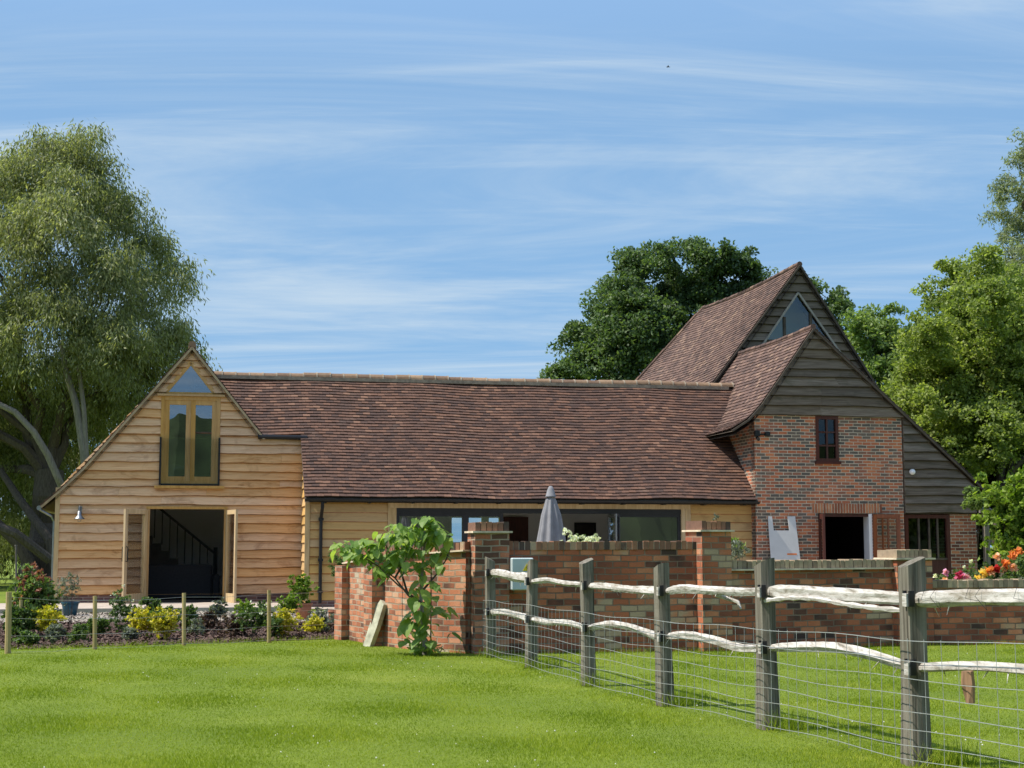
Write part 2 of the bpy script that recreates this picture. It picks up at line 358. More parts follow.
M['meter'] = m_plain('pale_grey_plastic', (.46,.52,.52), .5, .06)
M['yellow'] = m_plain('yellow_sign', (.75,.55,.03), .5, .05)
M['board'] = m_plain('grey_white_board', (.50,.50,.49), .6, .06, 3)
M['orange'] = m_plain('orange_print', (.62,.16,.03), .6, .08)
M['picture'] = m_plain('dark_picture', (.03,.028,.025), .4, .4, 3)
M['gravel'] = m_plain('pale_gravel', (.30,.26,.215), .95, .35, 30, 0, .6)
M['paving'] = m_plain('sandstone_paving', (.38,.32,.26), .9, .2, 4, 0, .2)
M['mulch'] = m_plain('bark_mulch', (.075,.045,.036), .95, .6, 22, 0, 1)

# ------------------------------------------------------------------ ground
def m_ground():
    m, nt, b = nodes('lawn_turf', .95); v = coord(nt)
    big = noise(nt, v, .45, 5, .6); fine = noise(nt, v, 30, 5, .7)
    col = ramp(nt, big, [(.3,(.10,.15,.010)),(.55,(.14,.19,.014)),(.75,(.19,.225,.026))])
    col = mixc(nt, .7, col, ramp(nt, fine, [(.3,(.5,.5,.45)),(.7,(1.3,1.3,1.2))]), 'MULTIPLY')
    nt.links.new(col, b.inputs['Base Color']); bump(nt, b, fine, .6, .03); return m
xs = np.concatenate([np.linspace(-700,-60,9), np.linspace(-40,-12,8), np.arange(-10,10.1,.5), np.linspace(12,40,8), np.linspace(60,700,9)])
ys = np.concatenate([np.linspace(-700,-60,9), np.linspace(-40,-2,10), np.arange(0,26,.5), np.linspace(27,60,12), np.linspace(80,900,10)])
GX, GY = np.meshgrid(xs, ys); nx = len(xs); ny = len(ys)
GZ = ground_z(GX, GY)
VG = np.stack([GX.ravel(), GY.ravel(), GZ.ravel()], 1)
FG = [(j*nx+i, j*nx+i+1, (j+1)*nx+i+1, (j+1)*nx+i) for j in range(ny-1) for i in range(nx-1)]
struct(link('ground', VG, FG, m_ground(), smooth=True))
# unseen treeline behind the camera, added as a plain ridge for the window reflections
hm = m_plain('distant_woodland', (.04,.06,.022), .95, .5, .3)
mb = MB(); hx = np.linspace(-260, 260, 160)
top = [(x, -95 + random.uniform(-5,5), 12.6 + 1.3*math.sin(x*.07) + random.uniform(-1.6,1.6)) for x in hx]
pb = [(x, -150, 0) for x in hx]; pf = [(x, -80, .4) for x in hx]
for i in range(159):
    mb.poly([pf[i], pf[i+1], top[i+1], top[i]]); mb.poly([top[i], top[i+1], pb[i+1], pb[i]])
struct(mb.build('hills', hm))

# wall line and bed line limit the lawn
WALL = [(-2.36,22.42),(-2.05,21.65),(-1.70,20.85),(-1.35,20.15),(-.95,19.55),(-.5,19.12)]   # curved left wing, far end first
PA = (-.30,19.12); P2 = (2.62,19.72); P3 = (5.50,21.02); PE = (9.6,21.55)
BED0 = (-7.6,19.0); BED1 = (-2.42,22.5)
def lawn_limit(x):
    pts = [(-30,40),(-7.62,40),(-7.6,19.0),(-2.42,22.5),(-2.36,22.3),(-1.7,20.75),(-.95,19.4),(-.5,18.95),(2.6,19.45),(5.5,20.8),(9.6,21.4),(30,24)]
    return np.interp(x, [p[0] for p in pts], [p[1] for p in pts])
def sheet(name, poly, z, m, dz=0):
    mb = MB(); mb.poly([(x, y, z) for x, y in poly]); return struct(mb.build(name, m))
sheet('flower_bed_soil', [BED0, BED1, (-2.3,23.2), (-2.6,27.4), (-10.5,26.4), (-8.4,21)], .008, M['mulch'])
sheet('gravel_path', [(-10.5,26.4),(-2.6,27.4),(-2.6,31.4),(-10.5,30.2)], .012, M['gravel'])
b0, b1, b2, b3 = bl(-6.6,-1.9), bl(-.2,-1.9), bl(-.2,1.35), bl(-6.6,1.35)
mb = MB(); mb.add([(p.x,p.y,z) for z in (0,.10) for p in (b0,b1,b2,b3)], [(4,5,6,7),(0,1,5,4),(1,2,6,5),(3,0,4,7)])
struct(mb.build('patio', M['paving']))
sheet('courtyard_paving', [(-2.3,23.2),(-.5,19.4),(2.6,19.9),(5.5,21.2),(9.6,21.8),(11,38),(-4.5,34.5),(-4.6,32.9),(-2.6,31.4)], .016, M['paving'])

def in_bed(x, y):
    t = (x+7.6)/5.18; yf = 19.0 + 3.5*t
    return (y > yf + .04) & (x < -2.5) & (y < 26.9 + .125*(x+6)) & (x > -8.6 - (y-19)*.25)
n = 42000; bx = RNG.uniform(-10.5,-2.4,n); by = 19 + 8*RNG.uniform(0,1,n)**1.4; ok = in_bed(bx, by); bx = bx[ok]; by = by[ok]; n = len(bx)
def chips(x, y, z, ln, wd):
    n = len(x); az = RNG.uniform(0, 2*np.pi, n); ti = RNG.uniform(-.6,.6,n); ro = RNG.uniform(-.8,.8,n)
    a = np.stack([np.cos(az)*np.cos(ti), np.sin(az)*np.cos(ti), np.sin(ti)], 1)*(ln*RNG.uniform(.5,1.4,n))[:,None]/2
    b = np.stack([-np.sin(az)*np.cos(ro), np.cos(az)*np.cos(ro), np.sin(ro)], 1)*(wd*RNG.uniform(.5,1.4,n))[:,None]/2
    c = np.stack([x, y, z], 1); return np.stack([c-a-b, c+a-b, c+a+b, c-a+b], 1)
stuff(link_quads('bark_chips', chips(bx, by, .012 + np.abs(RNG.normal(0,.02,n)), .05, .025), m_wood('bark_chip', [(.2,(.05,.030,.024)),(.6,(.10,.064,.05)),(.9,(.17,.115,.09))], (3,3,3), .3, .95)), 'dark bark chips covering the flower bed', 'mulch')
n = 9000; gx = RNG.uniform(-10.5,-2.6,n); gy = 26.5 + .125*(gx+10) + RNG.uniform(-.5,4.2,n); ok = (gy < 31.1) & (gy > 26.3)
stuff(link_quads('gravel_stones', chips(gx[ok], gy[ok], .02 + 0*gx[ok], .045, .035), m_wood('gravel_stone', [(.2,(.20,.17,.14)),(.8,(.34,.30,.25))], (3,3,3), .25, .95)), 'pale loose stones along the path behind the bed', 'gravel')

def m_grass():
    m, nt, b = nodes('mown_grass_blades', .7); b.inputs['Specular IOR Level'].default_value = .1
    v = coord(nt); r = island(nt)
    big = noise(nt, v, .7, 5, .6, (1, .55, 1)); mid = noise(nt, v, 4.5, 4, .6)
    # mower stripes running away from the house
    sx = nt.nodes.new('ShaderNodeSeparateXYZ'); nt.links.new(v, sx.inputs[0])
    ph = math_(nt, 'ADD', math_(nt, 'ADD', math_(nt, 'MULTIPLY', sx.outputs[0], 4.6), math_(nt, 'MULTIPLY', sx.outputs[1], 1.25)), math_(nt, 'MULTIPLY', big, 1.6))
    st = math_(nt, 'MULTIPLY_ADD', math_(nt, 'SINE', ph), .20, .5)
    g = math_(nt, 'ADD', math_(nt, 'MULTIPLY', r, .30), math_(nt, 'ADD', math_(nt, 'MULTIPLY', big, .50), math_(nt, 'ADD', math_(nt, 'MULTIPLY', mid, .35), math_(nt, 'MULTIPLY_ADD', st, .42, -.26))))
    col = ramp(nt, g, [(.24,(.105,.168,.009)),(.44,(.175,.242,.013)),(.64,(.240,.298,.022)),(.88,(.36,.375,.07))])
    nt.links.new(col, b.inputs['Base Color'])
    tr = nt.nodes.new('ShaderNodeBsdfTranslucent'); nt.links.new(mixc(nt, 1, col, (1.3,1.4,.7), 'MULTIPLY'), tr.inputs[0])
    mx = nt.nodes.new('ShaderNodeMixShader'); mx.inputs[0].default_value = .35
    nt.links.new(b.outputs[0], mx.inputs[1]); nt.links.new(tr.outputs[0], mx.inputs[2]); nt.links.new(mx.outputs[0], nt.nodes['Material Output'].inputs[0])
    return m
def blades(n, x, y, h, w):
    az = RNG.uniform(0, 2*np.pi, n); lean = RNG.normal(0, .45, (n, 2)) * h[:, None]
    z = ground_z(x, y) - .004
    s = np.stack([np.cos(az)*w/2, np.sin(az)*w/2, 0*w], 1); c = np.stack([x, y, z], 1)
    t = c + np.stack([lean[:,0], lean[:,1], h], 1)
    return np.stack([c - s, c + s, t], 1)
n = 620000
d = 6.8 * np.exp(RNG.uniform(0, 1, n) * math.log(24/6.8)); x = RNG.uniform(-.40, .40, n) * d + RNG.uniform(-.5,.5,n)
ok = d < lawn_limit(x); x = x[ok]; d = d[ok]; n = len(x)
tuft = np.clip(.75 + .5*np.sin(x*2.3+d*1.1)*np.sin(d*1.9-x), .6, 1.3)
h = RNG.uniform(.010, .027, n) * tuft; w = .0045 * np.clip(d/8, .9, 2.8)
gm = m_grass()
stuff(link_quads('lawn_grass', blades(n, x, d, h, w), gm, None, 3), 'short mown lawn grass, yellow green with paler mower streaks', 'grass')
def tufts(spots, n, r, hh):
    P = np.repeat(np.array(spots), n, 0); m = len(P); x = P[:,0] + RNG.normal(0, r, m); y = P[:,1] + RNG.normal(0, r, m)
    return blades(m, x, y, RNG.uniform(.4, 1.0, m)*hh, np.full(m, .006))
sp = [(-.26,18.25),(.21,16.4),(.74,14.1),(1.27,12.15),(1.80,10.3),(2.26,8.2),(.40,16.5),(1.40,12.3),(1.93,10.4),(2.42,8.35)]
sp2 = [(x, float(lawn_limit(x)) - random.uniform(0,.10)) for x in np.arange(-2.3,9,.13)] + [(x, 19.0 + 3.5*(x+7.6)/5.18 - random.uniform(-.05,.06)) for x in np.arange(-7.4,-2.5,.10)]
tb_ = np.concatenate([tufts(sp, 110, .075, .19), tufts(sp2, 26, .05, .10)])
stuff(link_quads('long_grass', tb_, gm, None, 3), 'longer grass tufts left round the fence posts and along the wall foot', 'grass')
# clover heads scattered in the turf
n = 420; d = 7 * np.exp(RNG.uniform(0,1,n)*math.log(21/7)); x = RNG.uniform(-.38,.38,n)*d
cl = np.sin(x*1.3+2)*np.sin(d*.9+x*.5); ok = (d < lawn_limit(x) - .3) & (cl > .05); x = x[ok]; d = d[ok]; n = len(x)
mb = MB()
for i in range(n):
    c = Vector((x[i], d[i], float(ground_z(x[i], d[i])) + random.uniform(.025,.045))); r = random.uniform(.003,.0065)
    mb.add([c+Vector(q)*r for q in ((1,0,0),(0,1,0),(-1,0,0),(0,-1,0),(0,0,1),(0,0,-1))], [(0,1,4),(1,2,4),(2,3,4),(3,0,4),(1,0,5),(2,1,5),(3,2,5),(0,3,5)])
stuff(mb.build('clover_flowers', m_plain('clover_white', (.62,.62,.52), .8, .1)), 'tiny white clover heads dotted through the lawn', 'flowers')

# ------------------------------------------------------------------ builders for roofs and boards
def tiles(name, m, parent, P, nrm, t1, gauge, srange, wdt=.166, thick=.028, jit=.006, t0=0):
    """P(s,t) point on the roof at s along the eave and t up the slope; every tile an island of its own."""
    vs_ = []; fs = []; rows = int((t1 - t0)/gauge); k = 0
    for r in range(rows + 1):
        t = t0 + r*gauge; tu = t + gauge*1.25
        s0, s1 = srange(min(t + gauge*.5, t1))
        if s1 - s0 < .03: continue
        s = math.floor(s0/wdt)*wdt - (wdt/2 if r % 2 else 0); rw = random.uniform(-.004,.004)
        while s < s1:
            a = max(s + .002, s0); b = min(s + wdt - .002, s1); s += wdt
            if b - a < .02: continue
            j0 = random.uniform(-jit, jit) + rw; j1 = random.uniform(-jit, jit) + rw; lift = random.uniform(0, .010)
            n0 = nrm(t)
            q = [P(a, t+j0) + n0*(thick+lift), P(b, t+j1) + n0*(thick+lift*random.uniform(.3,1)), P(b, min(tu,t1)) + n0*.008, P(a, min(tu,t1)) + n0*.008,
                 P(a, t+j0) + n0*(lift+.004), P(b, t+j1) + n0*(lift+.004)]
            vs_ += [tuple(x) for x in q]; fs += [(k,k+1,k+2,k+3),(k+4,k+5,k+1,k),(k+4,k,k+3),(k+5,k+2,k+1)]; k += 6
    return link(name, np.array(vs_), fs, m, parent)
def boards(name, m, parent, zs, outer, holes, y, face=-1, proud=.032, wav=0.0, step=.35, joint=3.2, edge=None):
    """Lapped boards on the plane y (front towards -y); outer(z)->(l, r); holes = [(z0, z1, f(z)->(l, r))]."""
    vs_ = []; fs = []
    dark = []  # bevel and underside faces that take the painted lap-shadow colour
    def piece(a, b, la, ra, lb, rb, ya, yb, wave):
        k = max(1, int((ra - la)/step)); n0 = len(vs_); ch = .017 if wave else .002
        for i in range(k + 1):
            t = i/k; xa = la + (ra - la)*t; xb = lb + (rb - lb)*t; w = wave(xa) if wave else 0; c_ = ch*random.uniform(.6,1.35)
            vs_.extend([(xa, y + face*ya, a + w + c_), (xb, y + face*yb, b), (xa, y + face*max(.004, ya - c_*1.1), a + w), (xa, y + face*.002, a + w)])
        for i in range(k):
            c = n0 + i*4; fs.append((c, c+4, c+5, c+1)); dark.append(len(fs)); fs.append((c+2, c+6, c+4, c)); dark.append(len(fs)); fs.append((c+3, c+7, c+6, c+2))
        fs.append((n0+3, n0+2, n0, n0+1)); e = n0 + k*4; fs.append((e+2, e+3, e+1, e))
    for r in range(len(zs) - 1):
        z0, z1 = zs[r], zs[r+1] + .012
        cuts = sorted({z0, z1} | {z for h in holes for z in (h[0], h[1]) if z0 + .004 < z < z1 - .004})
        ph = random.uniform(0, 9)
        wave = (lambda xx, ph=ph: wav*(math.sin(xx*1.7+ph) + .6*math.sin(xx*4.1+2*ph) + .4*random.uniform(-1,1))) if wav else None
        for a, b in zip(cuts[:-1], cuts[1:]):
            e = min(.002, (b - a)*.1); act = [h for h in holes if h[0] <= (a+b)/2 <= h[1]]
            def ivs(z):
                l, rr = outer(z); out = []; cur = l
                for h in sorted(act, key=lambda h: h[2](z)[0]):
                    hl, hr = h[2](z); out.append((cur, hl)); cur = hr
                out.append((cur, rr)); return out
            A, Bv = ivs(a + e), ivs(b - e)
            pa = proud*(1 - (a - z0)/(z1 - z0)) + .006; pb_ = proud*(1 - (b - z0)/(z1 - z0)) + .006
            for (la, ra), (lb, rb) in zip(A, Bv):
                if ra - la < .01 and rb - lb < .01: continue
                ra = max(ra, la + .002); rb = max(rb, lb + .002)
                cutsx = [0.0]; L = max(ra - la, .01); pos = random.uniform(.4, 1)*joint
                while pos < L - .5: cutsx.append(pos/L); pos += random.uniform(.6, 1.2)*joint
                cutsx.append(1.0)
                for c0, c1 in zip(cutsx[:-1], cutsx[1:]):
                    g = .002/L
                    piece(a, b, la+(ra-la)*(c0+g), la+(ra-la)*(c1-g), lb+(rb-lb)*(c0+g), lb+(rb-lb)*(c1-g), pa, pb_, wave if abs(a - z0) < .003 else None)
    V = np.array(vs_)
    o = link(name, V, fs, m, parent)
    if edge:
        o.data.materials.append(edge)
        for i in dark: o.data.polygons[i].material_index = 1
    return o
def rows(z0, z1, g, jit=0):
    n = max(1, round((z1 - z0)/g)); return [z0 + (z1 - z0)*i/n + (random.uniform(-jit, jit) if 0 < i < n else 0) for i in range(n + 1)]
def rect(l, r): return lambda z: (l, r)
def wall_with_holes(mb, x0, x1, z0, z1, y0, y1, holes):
    """A wall slab in x-z between y0 and y1 with rectangular openings (l, r, b, t) and their reveals."""
    xs_ = sorted({x0, x1, *[h[0] for h in holes], *[h[1] for h in holes]}); zs_ = sorted({z0, z1, *[h[2] for h in holes], *[h[3] for h in holes]})
    ins = lambda x, z: any(h[0] < x < h[1] and h[2] < z < h[3] for h in holes)
    for a, b in zip(xs_[:-1], xs_[1:]):
        for c, d_ in zip(zs_[:-1], zs_[1:]):
            if ins((a+b)/2, (c+d_)/2): continue
            mb.poly([(a,y0,c),(b,y0,c),(b,y0,d_),(a,y0,d_)]); mb.poly([(b,y1,c),(a,y1,c),(a,y1,d_),(b,y1,d_)])
    for l, r, b, t in holes + [(x0, x1, z0, z1)]:
        mb.poly([(l,y0,b),(l,y1,b),(l,y1,t),(l,y0,t)]); mb.poly([(r,y1,b),(r,y0,b),(r,y0,t),(r,y1,t)])
        mb.poly([(l,y0,t),(l,y1,t),(r,y1,t),(r,y0,t)]); mb.poly([(l,y1,b),(l,y0,b),(r,y0,b),(r,y1,b)])
def frame_rect(mb, l, r, b, t, w, y0, y1, mid=()):
    mb.box(l, l+w, y0, y1, b, t); mb.box(r-w, r, y0, y1, b, t)
    mb.box(l+w, r-w, y0, y1, b, b+w); mb.box(l+w, r-w, y0, y1, t-w, t)
def room(name, parent, x0, x1, y0, y1, z0, z1, holes_back=(), m='room'):
    mb = MB(); mb.poly([(x0,y0,z0),(x0,y1,z0),(x0,y1,z1),(x0,y0,z1)]); mb.poly([(x1,y1,z0),(x1,y0,z0),(x1,y0,z1),(x1,y1,z1)])
    mb.poly([(x0,y0,z1),(x1,y0,z1),(x1,y1,z1),(x0,y1,z1)])
    wall_with_holes(mb, x0, x1, z0, z1, y1, y1 + .2, list(holes_back))
    mb.build(name, M[m], parent)
    f = MB(); f.poly([(x0,y0,z0),(x1,y0,z0),(x1,y1,z0),(x0,y1,z0)]); f.build('floor', M['room_dark'], parent)

# ------------------------------------------------------------------ 1. oak gabled barn (left)
GV = 1.3                                                       # its front plane
gb = thing('gabled_barn', 'pale oak weatherboarded gable barn with tall glazed doors and triangular top window', 'barn', bl(-2.7,GV), TH, local=(-2.7,GV,0))
GA = (-2.59, 5.86)
def g_l(z): return -5.46 if z < 2.62 else -5.46 + (z - 2.62)/((GA[1]-2.62)/(2.87))
def g_r(z): return 0.0 if z < 3.875 else -1.0 - (z - 3.86)/((GA[1]-3.86)/1.59)
tri = lambda z: (-3.19 + (z-4.80)*.78, -2.03 - (z-4.80)*.78)
holes = [(.10, 2.19, rect(-3.50,-1.73)), (2.72, 4.76, rect(-3.25,-1.92)), (4.80, 5.54, tri)]
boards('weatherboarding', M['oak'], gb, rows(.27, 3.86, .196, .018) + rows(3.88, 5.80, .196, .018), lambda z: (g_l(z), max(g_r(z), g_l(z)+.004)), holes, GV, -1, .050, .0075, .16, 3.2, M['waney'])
mb = MB(); mb.box(-5.45,-3.50,GV-.01,GV+.25,0,.27); mb.box(-1.73,-.001,GV-.01,GV+.25,0,.27); mb.box(-3.50,-1.73,GV-.01,GV+.25,0,.10)
mb.build('plinth', M['brick_plinth'], gb)
mb = MB()                                                       # shell behind the boards, with the openings
zz = [.27,.10,2.19,2.72,4.76,4.80,5.54]
wall_with_holes(mb, -5.44, -.02, .271, 2.62, GV+.004, GV+.14, [(-3.50,-1.73,.2711,2.19)])
wall_with_holes(mb, -4.36, -.02, 2.62, 3.86, GV+.004, GV+.14, [(-3.25,-1.92,2.72,3.8599)])
mb.prism([(-4.36,3.861),(-3.25,3.861),(-3.25,4.80),(-3.19,4.80),(-2.60,5.56),(-2.59,5.80)], GV+.004, GV+.14)
mb.prism([(-1.02,3.861),(-2.58,5.80),(-2.60,5.56),(-2.03,4.80),(-1.92,4.80),(-1.92,3.861)], GV+.004, GV+.14)
mb.prism([(-5.42,2.621),(-4.361,2.621),(-4.361,3.84)], GV+.004, GV+.14)
mb.poly([(-5.45,GV+.05,0),(-5.45,GV+7,0),(-5.45,GV+7,2.5),(-5.45,GV+.05,2.5)])
mb.poly([(0,GV+.16,0),(0,GV+.16,3.86),(0,GV+6.9,3.86),(0,GV+6.9,0)]); mb.poly([(-5.45,GV+7,0),(0,GV+7,0),(0,GV+7,3.86),(GA[0],GV+7,GA[1]-.05),(-5.45,GV+7,2.5)])
mb.build('wall', M['oak_gold'], gb)
mb = MB(); mb.box(-5.50,-5.40,GV-.058,GV+.05,.0,2.66); mb.build('corner_board', M['oak_pale'], gb)
# roof planes: profile from eave to ridge, flared at the left eave
def prof_map(prof, u_sign=1):
    seg = [math.dist(prof[i], prof[i+1]) for i in range(len(prof)-1)]; cum = [0]
    for x_ in seg: cum.append(cum[-1] + x_)
    def pt(t):
        i = 0
        while i < len(seg)-1 and t > cum[i+1]: i += 1
        k = (t - cum[i])/seg[i]; a, b = prof[i], prof[i+1]
        return a[0] + (b[0]-a[0])*k, a[1] + (b[1]-a[1])*k
    def nr(t):
        i = 0
        while i < len(seg)-1 and t > cum[i+1]: i += 1
        a, b = prof[i], prof[i+1]; dx_, dz_ = b[0]-a[0], b[1]-a[1]; l = math.hypot(dx_, dz_)
        nn = (-dz_/l, dx_/l)
        return nn if nn[1] > 0 else (-nn[0], -nn[1])
    return pt, nr, cum[-1]
def roof_u(name, m, parent, prof, v0, v1, gauge=.118, srange=None, deck=True, sag=0, thick=.028, jit=.006, t0=0):
    """A slope whose profile runs in (u, z) and whose courses run along v."""
    pt, nr, T = prof_map(prof)
    sg = (lambda s: -sag*math.sin(math.pi*min(max((s-v0)/(v1-v0),0),1))) if sag else (lambda s: 0)
    P = lambda s, t: Vector((pt(t)[0], s, pt(t)[1] + sg(s)))
    N_ = lambda t: Vector((nr(t)[0], 0, nr(t)[1]))
    sr = srange or (lambda t: (v0, v1))
    if deck:
        mb = MB(); k = 24
        for i in range(k):
            ta, tb = T*i/k, T*(i+1)/k; a, b = sr(ta), sr(tb)
            dn = Vector((0,0,-.02))
            P0 = lambda s, t: P(s, t) - Vector((0,0,sg(s) + sag + .02))
            for w in ([P0(a[0],ta),P0(a[1],ta),P0(b[1],tb),P0(b[0],tb)], [q - N_(ta)*.09 for q in (P0(a[0],ta),P0(a[1],ta),P0(b[1],tb),P0(b[0],tb))]): mb.poly(w)
        mb.build('roof_deck', M['verge'], parent)
    return tiles(name, m, parent, P, N_, T, gauge, sr, .166, thick, jit, t0)
roof_u('roof_tiles', M['tile'], gb, [(-5.80,2.26),(-5.40,2.62),(-4.9,3.13),(GA[0],GA[1]+.06)], GV-.10, GV+7.1)
roof_u('roof_tiles', M['tile'], gb, [(-.92,3.84),(GA[0],GA[1]+.06)], GV-.10, GV+7.1)
mb = MB()
for pp in ([(-5.80,2.22),(-5.40,2.58),(-4.9,3.09),(GA[0],GA[1]+.02)], [(-.92,3.80),(GA[0],GA[1]+.02)]):
    for a, b in zip(pp[:-1], pp[1:]): mb.bar((a[0],GV-.085,a[1]), (b[0],GV-.085,b[1]), .05, .09, (0,1,0))
mb.build('bargeboard', M['verge_oak'], gb)
mb = MB(); mb.tube([(GA[0],GV-.1,GA[1]+.09),(GA[0],GV+7,GA[1]+.09)], .09, 10); mb.build('ridge_tiles', M['ridge'], gb)
# french window, juliet balcony, gable light
fw = MB(); frame_rect(fw, -3.25,-1.92,2.74,4.76,.085,GV-.05,GV+.08); fw.box(-3.34,-1.83,GV-.11,GV-.02,4.765,4.81)
fw = fw.build('french_window', M['oak_gold'], gb)
for l, r in ((-3.165,-2.587),(-2.583,-2.005)):
    mb = MB(); frame_rect(mb, l, r, 2.825, 4.675, .105, GV-.03, GV+.05); leaf = mb.build('window_leaf', M['oak_gold'], gb)
    g = MB(); g.box(l+.10, r-.10, GV+.005, GV+.017, 2.93, 4.57); g.build('pane', M['glass_sky'], leaf)
mb = MB(); mb.box(-3.36,-1.80,GV-.13,GV-.02,2.66,2.72); mb.build('window_sill', M['oak_gold'], gb)
mb = MB(); mb.box(-3.22,-1.95,GV-.075,GV-.06,2.76,3.80); jb = mb.build('balcony_glass', M['glass_clear'], gb)
mb = MB(); mb.box(-3.262,-3.22,GV-.09,GV-.052,2.74,3.82); mb.box(-1.95,-1.908,GV-.09,GV-.052,2.74,3.82); mb.box(-3.22,-1.95,GV-.085,GV-.055,2.725,2.765); mb.build('balcony_rail', M['black'], jb)
mb = MB(); tp = [(-3.19,4.815),(-2.03,4.815),(-2.61,5.55)]
for a, b in ((0,1),(1,2),(2,0)): mb.bar((tp[a][0],GV-.01,tp[a][1]), (tp[b][0],GV-.01,tp[b][1]), .09, .055, (0,1,0))
gw = mb.build('gable_window', M['oak_gold'], gb)
mb = MB(); mb.prism([(-3.15,4.83),(-2.07,4.83),(-2.61,5.51)], GV-.005, GV+.008); mb.build('pane', M['glass_sky'], gw)
# rooms behind the openings
room('room_lining', gb, -5.2,-.25, GV+.16, GV+5.6, .10, 2.5)
room('room_lining', gb, -3.55,-1.65, GV+.16, GV+4.6, 2.56, 4.4)
mb = MB(); mb.box(-3.52,-1.71,GV-.065,GV+.13,2.191,2.25); mb.box(-3.50,-3.44,GV-.065,GV+.13,.1,2.19); mb.box(-1.79,-1.73,GV-.065,GV+.13,.1,2.19)
mb.build('door_frame', M['oak_gold'], gb)
mb = MB(); mb.box(-3.62,-1.62,GV-.32,GV-.012,.0,.10); mb.build('door_step', M['stone'], gb)
def hinged_leaf(parent, hinge, du, dv, z0, z1, m, glass, hdl=True, w=.1):
    a = Vector((hinge[0], hinge[1], 0)); d = Vector((du, dv, 0)); L = d.length; d.normalize(); nrm_ = Vector((-d.y, d.x, 0))
    def ob(mb, s0, s1, za, zb, th):
        p = [a + d*s + nrm_*(k*th) + Vector((0,0,z)) for z in (za, zb) for s, k in ((s0,-.5),(s1,-.5),(s1,.5),(s0,.5))]
        mb.add(p, [(0,3,2,1),(4,5,6,7),(0,1,5,4),(1,2,6,5),(2,3,7,6),(3,0,4,7)])
    mb = MB(); ob(mb,0,w,z0,z1,.05); ob(mb,L-w,L,z0,z1,.05); ob(mb,w,L-w,z0,z0+.2,.05); ob(mb,w,L-w,z1-w,z1,.05)
    lf = mb.build('door_leaf', m, parent)
    g = MB(); ob(g,w-.01,L-w+.01,z0+.19,z1-w+.01,.014); g.build('pane', glass, lf)
    if hdl:
        h = MB(); c = a + d*(L-.05)
        for k in (-1,1): h.tube([c+nrm_*k*.03+Vector((0,0,1.02)), c+nrm_*k*.07+Vector((0,0,1.02)), c+nrm_*k*.07+Vector((0,0,1.34)), c+nrm_*k*.03+Vector((0,0,1.34))], .012, 6)
        h.build('handle', M['black'], lf)
    return lf
hinged_leaf(gb, (-3.50,GV-.09), -.46,-.70,.10,2.17,M['oak_pale'],M['glass_clear'])
hinged_leaf(gb, (-1.73,GV-.09), .20,-.78,.10,2.17,M['oak_pale'],M['glass_clear'], False)
mb = MB(); mb.tube([(-1.06,GV-.09,3.86),(.06,GV-.09,3.85)], .055, 8); mb.build('gutter', M['black'], gb)
mb = MB(); mb.tube([(-5.84,GV-.1,2.2),(-5.84,GV+7,2.2)], .055, 8); mb.tube([(-5.84,GV+.05,2.17),(-5.58,GV+.1,2.02),(-5.52,GV+.1,1.9),(-5.52,GV+.1,0)], .032, 8); mb.build('gutter', M['steel'], gb)
# wall lamp
wl = thing('wall_lamp', 'galvanised bell-shaped outdoor lamp on the oak weatherboarding', 'lamp', bl(-4.96,GV-.05,1.98), TH)
OFF[wl.name] = (0,0,0)
mb = MB(); mb.box(-.04,.04,-.02,.02,.10,.26); mb.tube([(0,-.02,.2),(0,-.10,.27),(0,-.16,.24),(0,-.17,.16)], .014, 8); mb.build('bracket', M['steel'], wl, (0,0,0))
mb = MB(); mb.lathe([(.012,.16),(.045,.14),(.05,.06),(.11,-.01),(.125,-.03),(.115,-.03),(.04,.05)], (0,-.17,0), 18); mb.build('lamp_shade', M['steel'], wl, smooth=True)
mb = MB(); mb.lathe([(.0,-.09),(.035,-.08),(.045,-.05),(.04,.03)], (0,-.17,0), 14); mb.build('bulb', M['glass_clear'], wl, smooth=True)
# stair, sofa, bed inside
st = thing('staircase', 'dark staircase with slim balusters inside the open barn doorway', 'staircase', bl(-2.4,GV+4.2,.1), TH, local=(-2.4,GV+4.2,.1))
mb = MB()
for i in range(9): mb.box(-3.9+i*.24-.0 if False else -1.95-i*.22-.22, -1.95-i*.22, GV+4.3, GV+5.3, .1, .28+i*.19)
mb.build('treads', M['room_dark'], st)
rl = MB(); rl.bar((-1.9,GV+4.28,1.05+.10),(-3.7,GV+4.28,2.62), .05,.06); rl.box(-1.95,-1.85,GV+4.23,GV+4.33,.1,1.32); rl = rl.build('handrail', M['black'], st)
for i in range(9):
    mb = MB(); xx = -2.1-i*.19; mb.box(xx-.012,xx+.012,GV+4.27,GV+4.29,.28+(-1.95-xx)/.22*.19,1.13+(-1.9-xx)*.87); mb.build('baluster', M['black'], st)
sf = thing('sofa', 'dark sofa standing just inside the open barn doorway', 'sofa', bl(-2.6,GV+2.2,.1), TH, local=(-2.6,GV+2.2,.1))
mb = MB(); mb.box(-3.7,-2.0,GV+1.8,GV+2.6,.15,.52); mb.build('seat', M['sofa'], sf, bevel=.04)
mb = MB(); mb.box(-3.7,-2.0,GV+1.55,GV+1.8,.12,.92); mb.build('backrest', M['sofa'], sf, bevel=.05)
for x0 in (-3.88,-2.0): mb = MB(); mb.box(x0,x0+.18,GV+1.6,GV+2.6,.12,.68); mb.build('armrest', M['sofa'], sf, bevel=.04)
bd = thing('bed_cushion', 'plump white cushion seen through the upstairs french window', 'cushion', bl(-2.95,GV+.55,2.56), TH); OFF[bd.name] = (0,0,0)
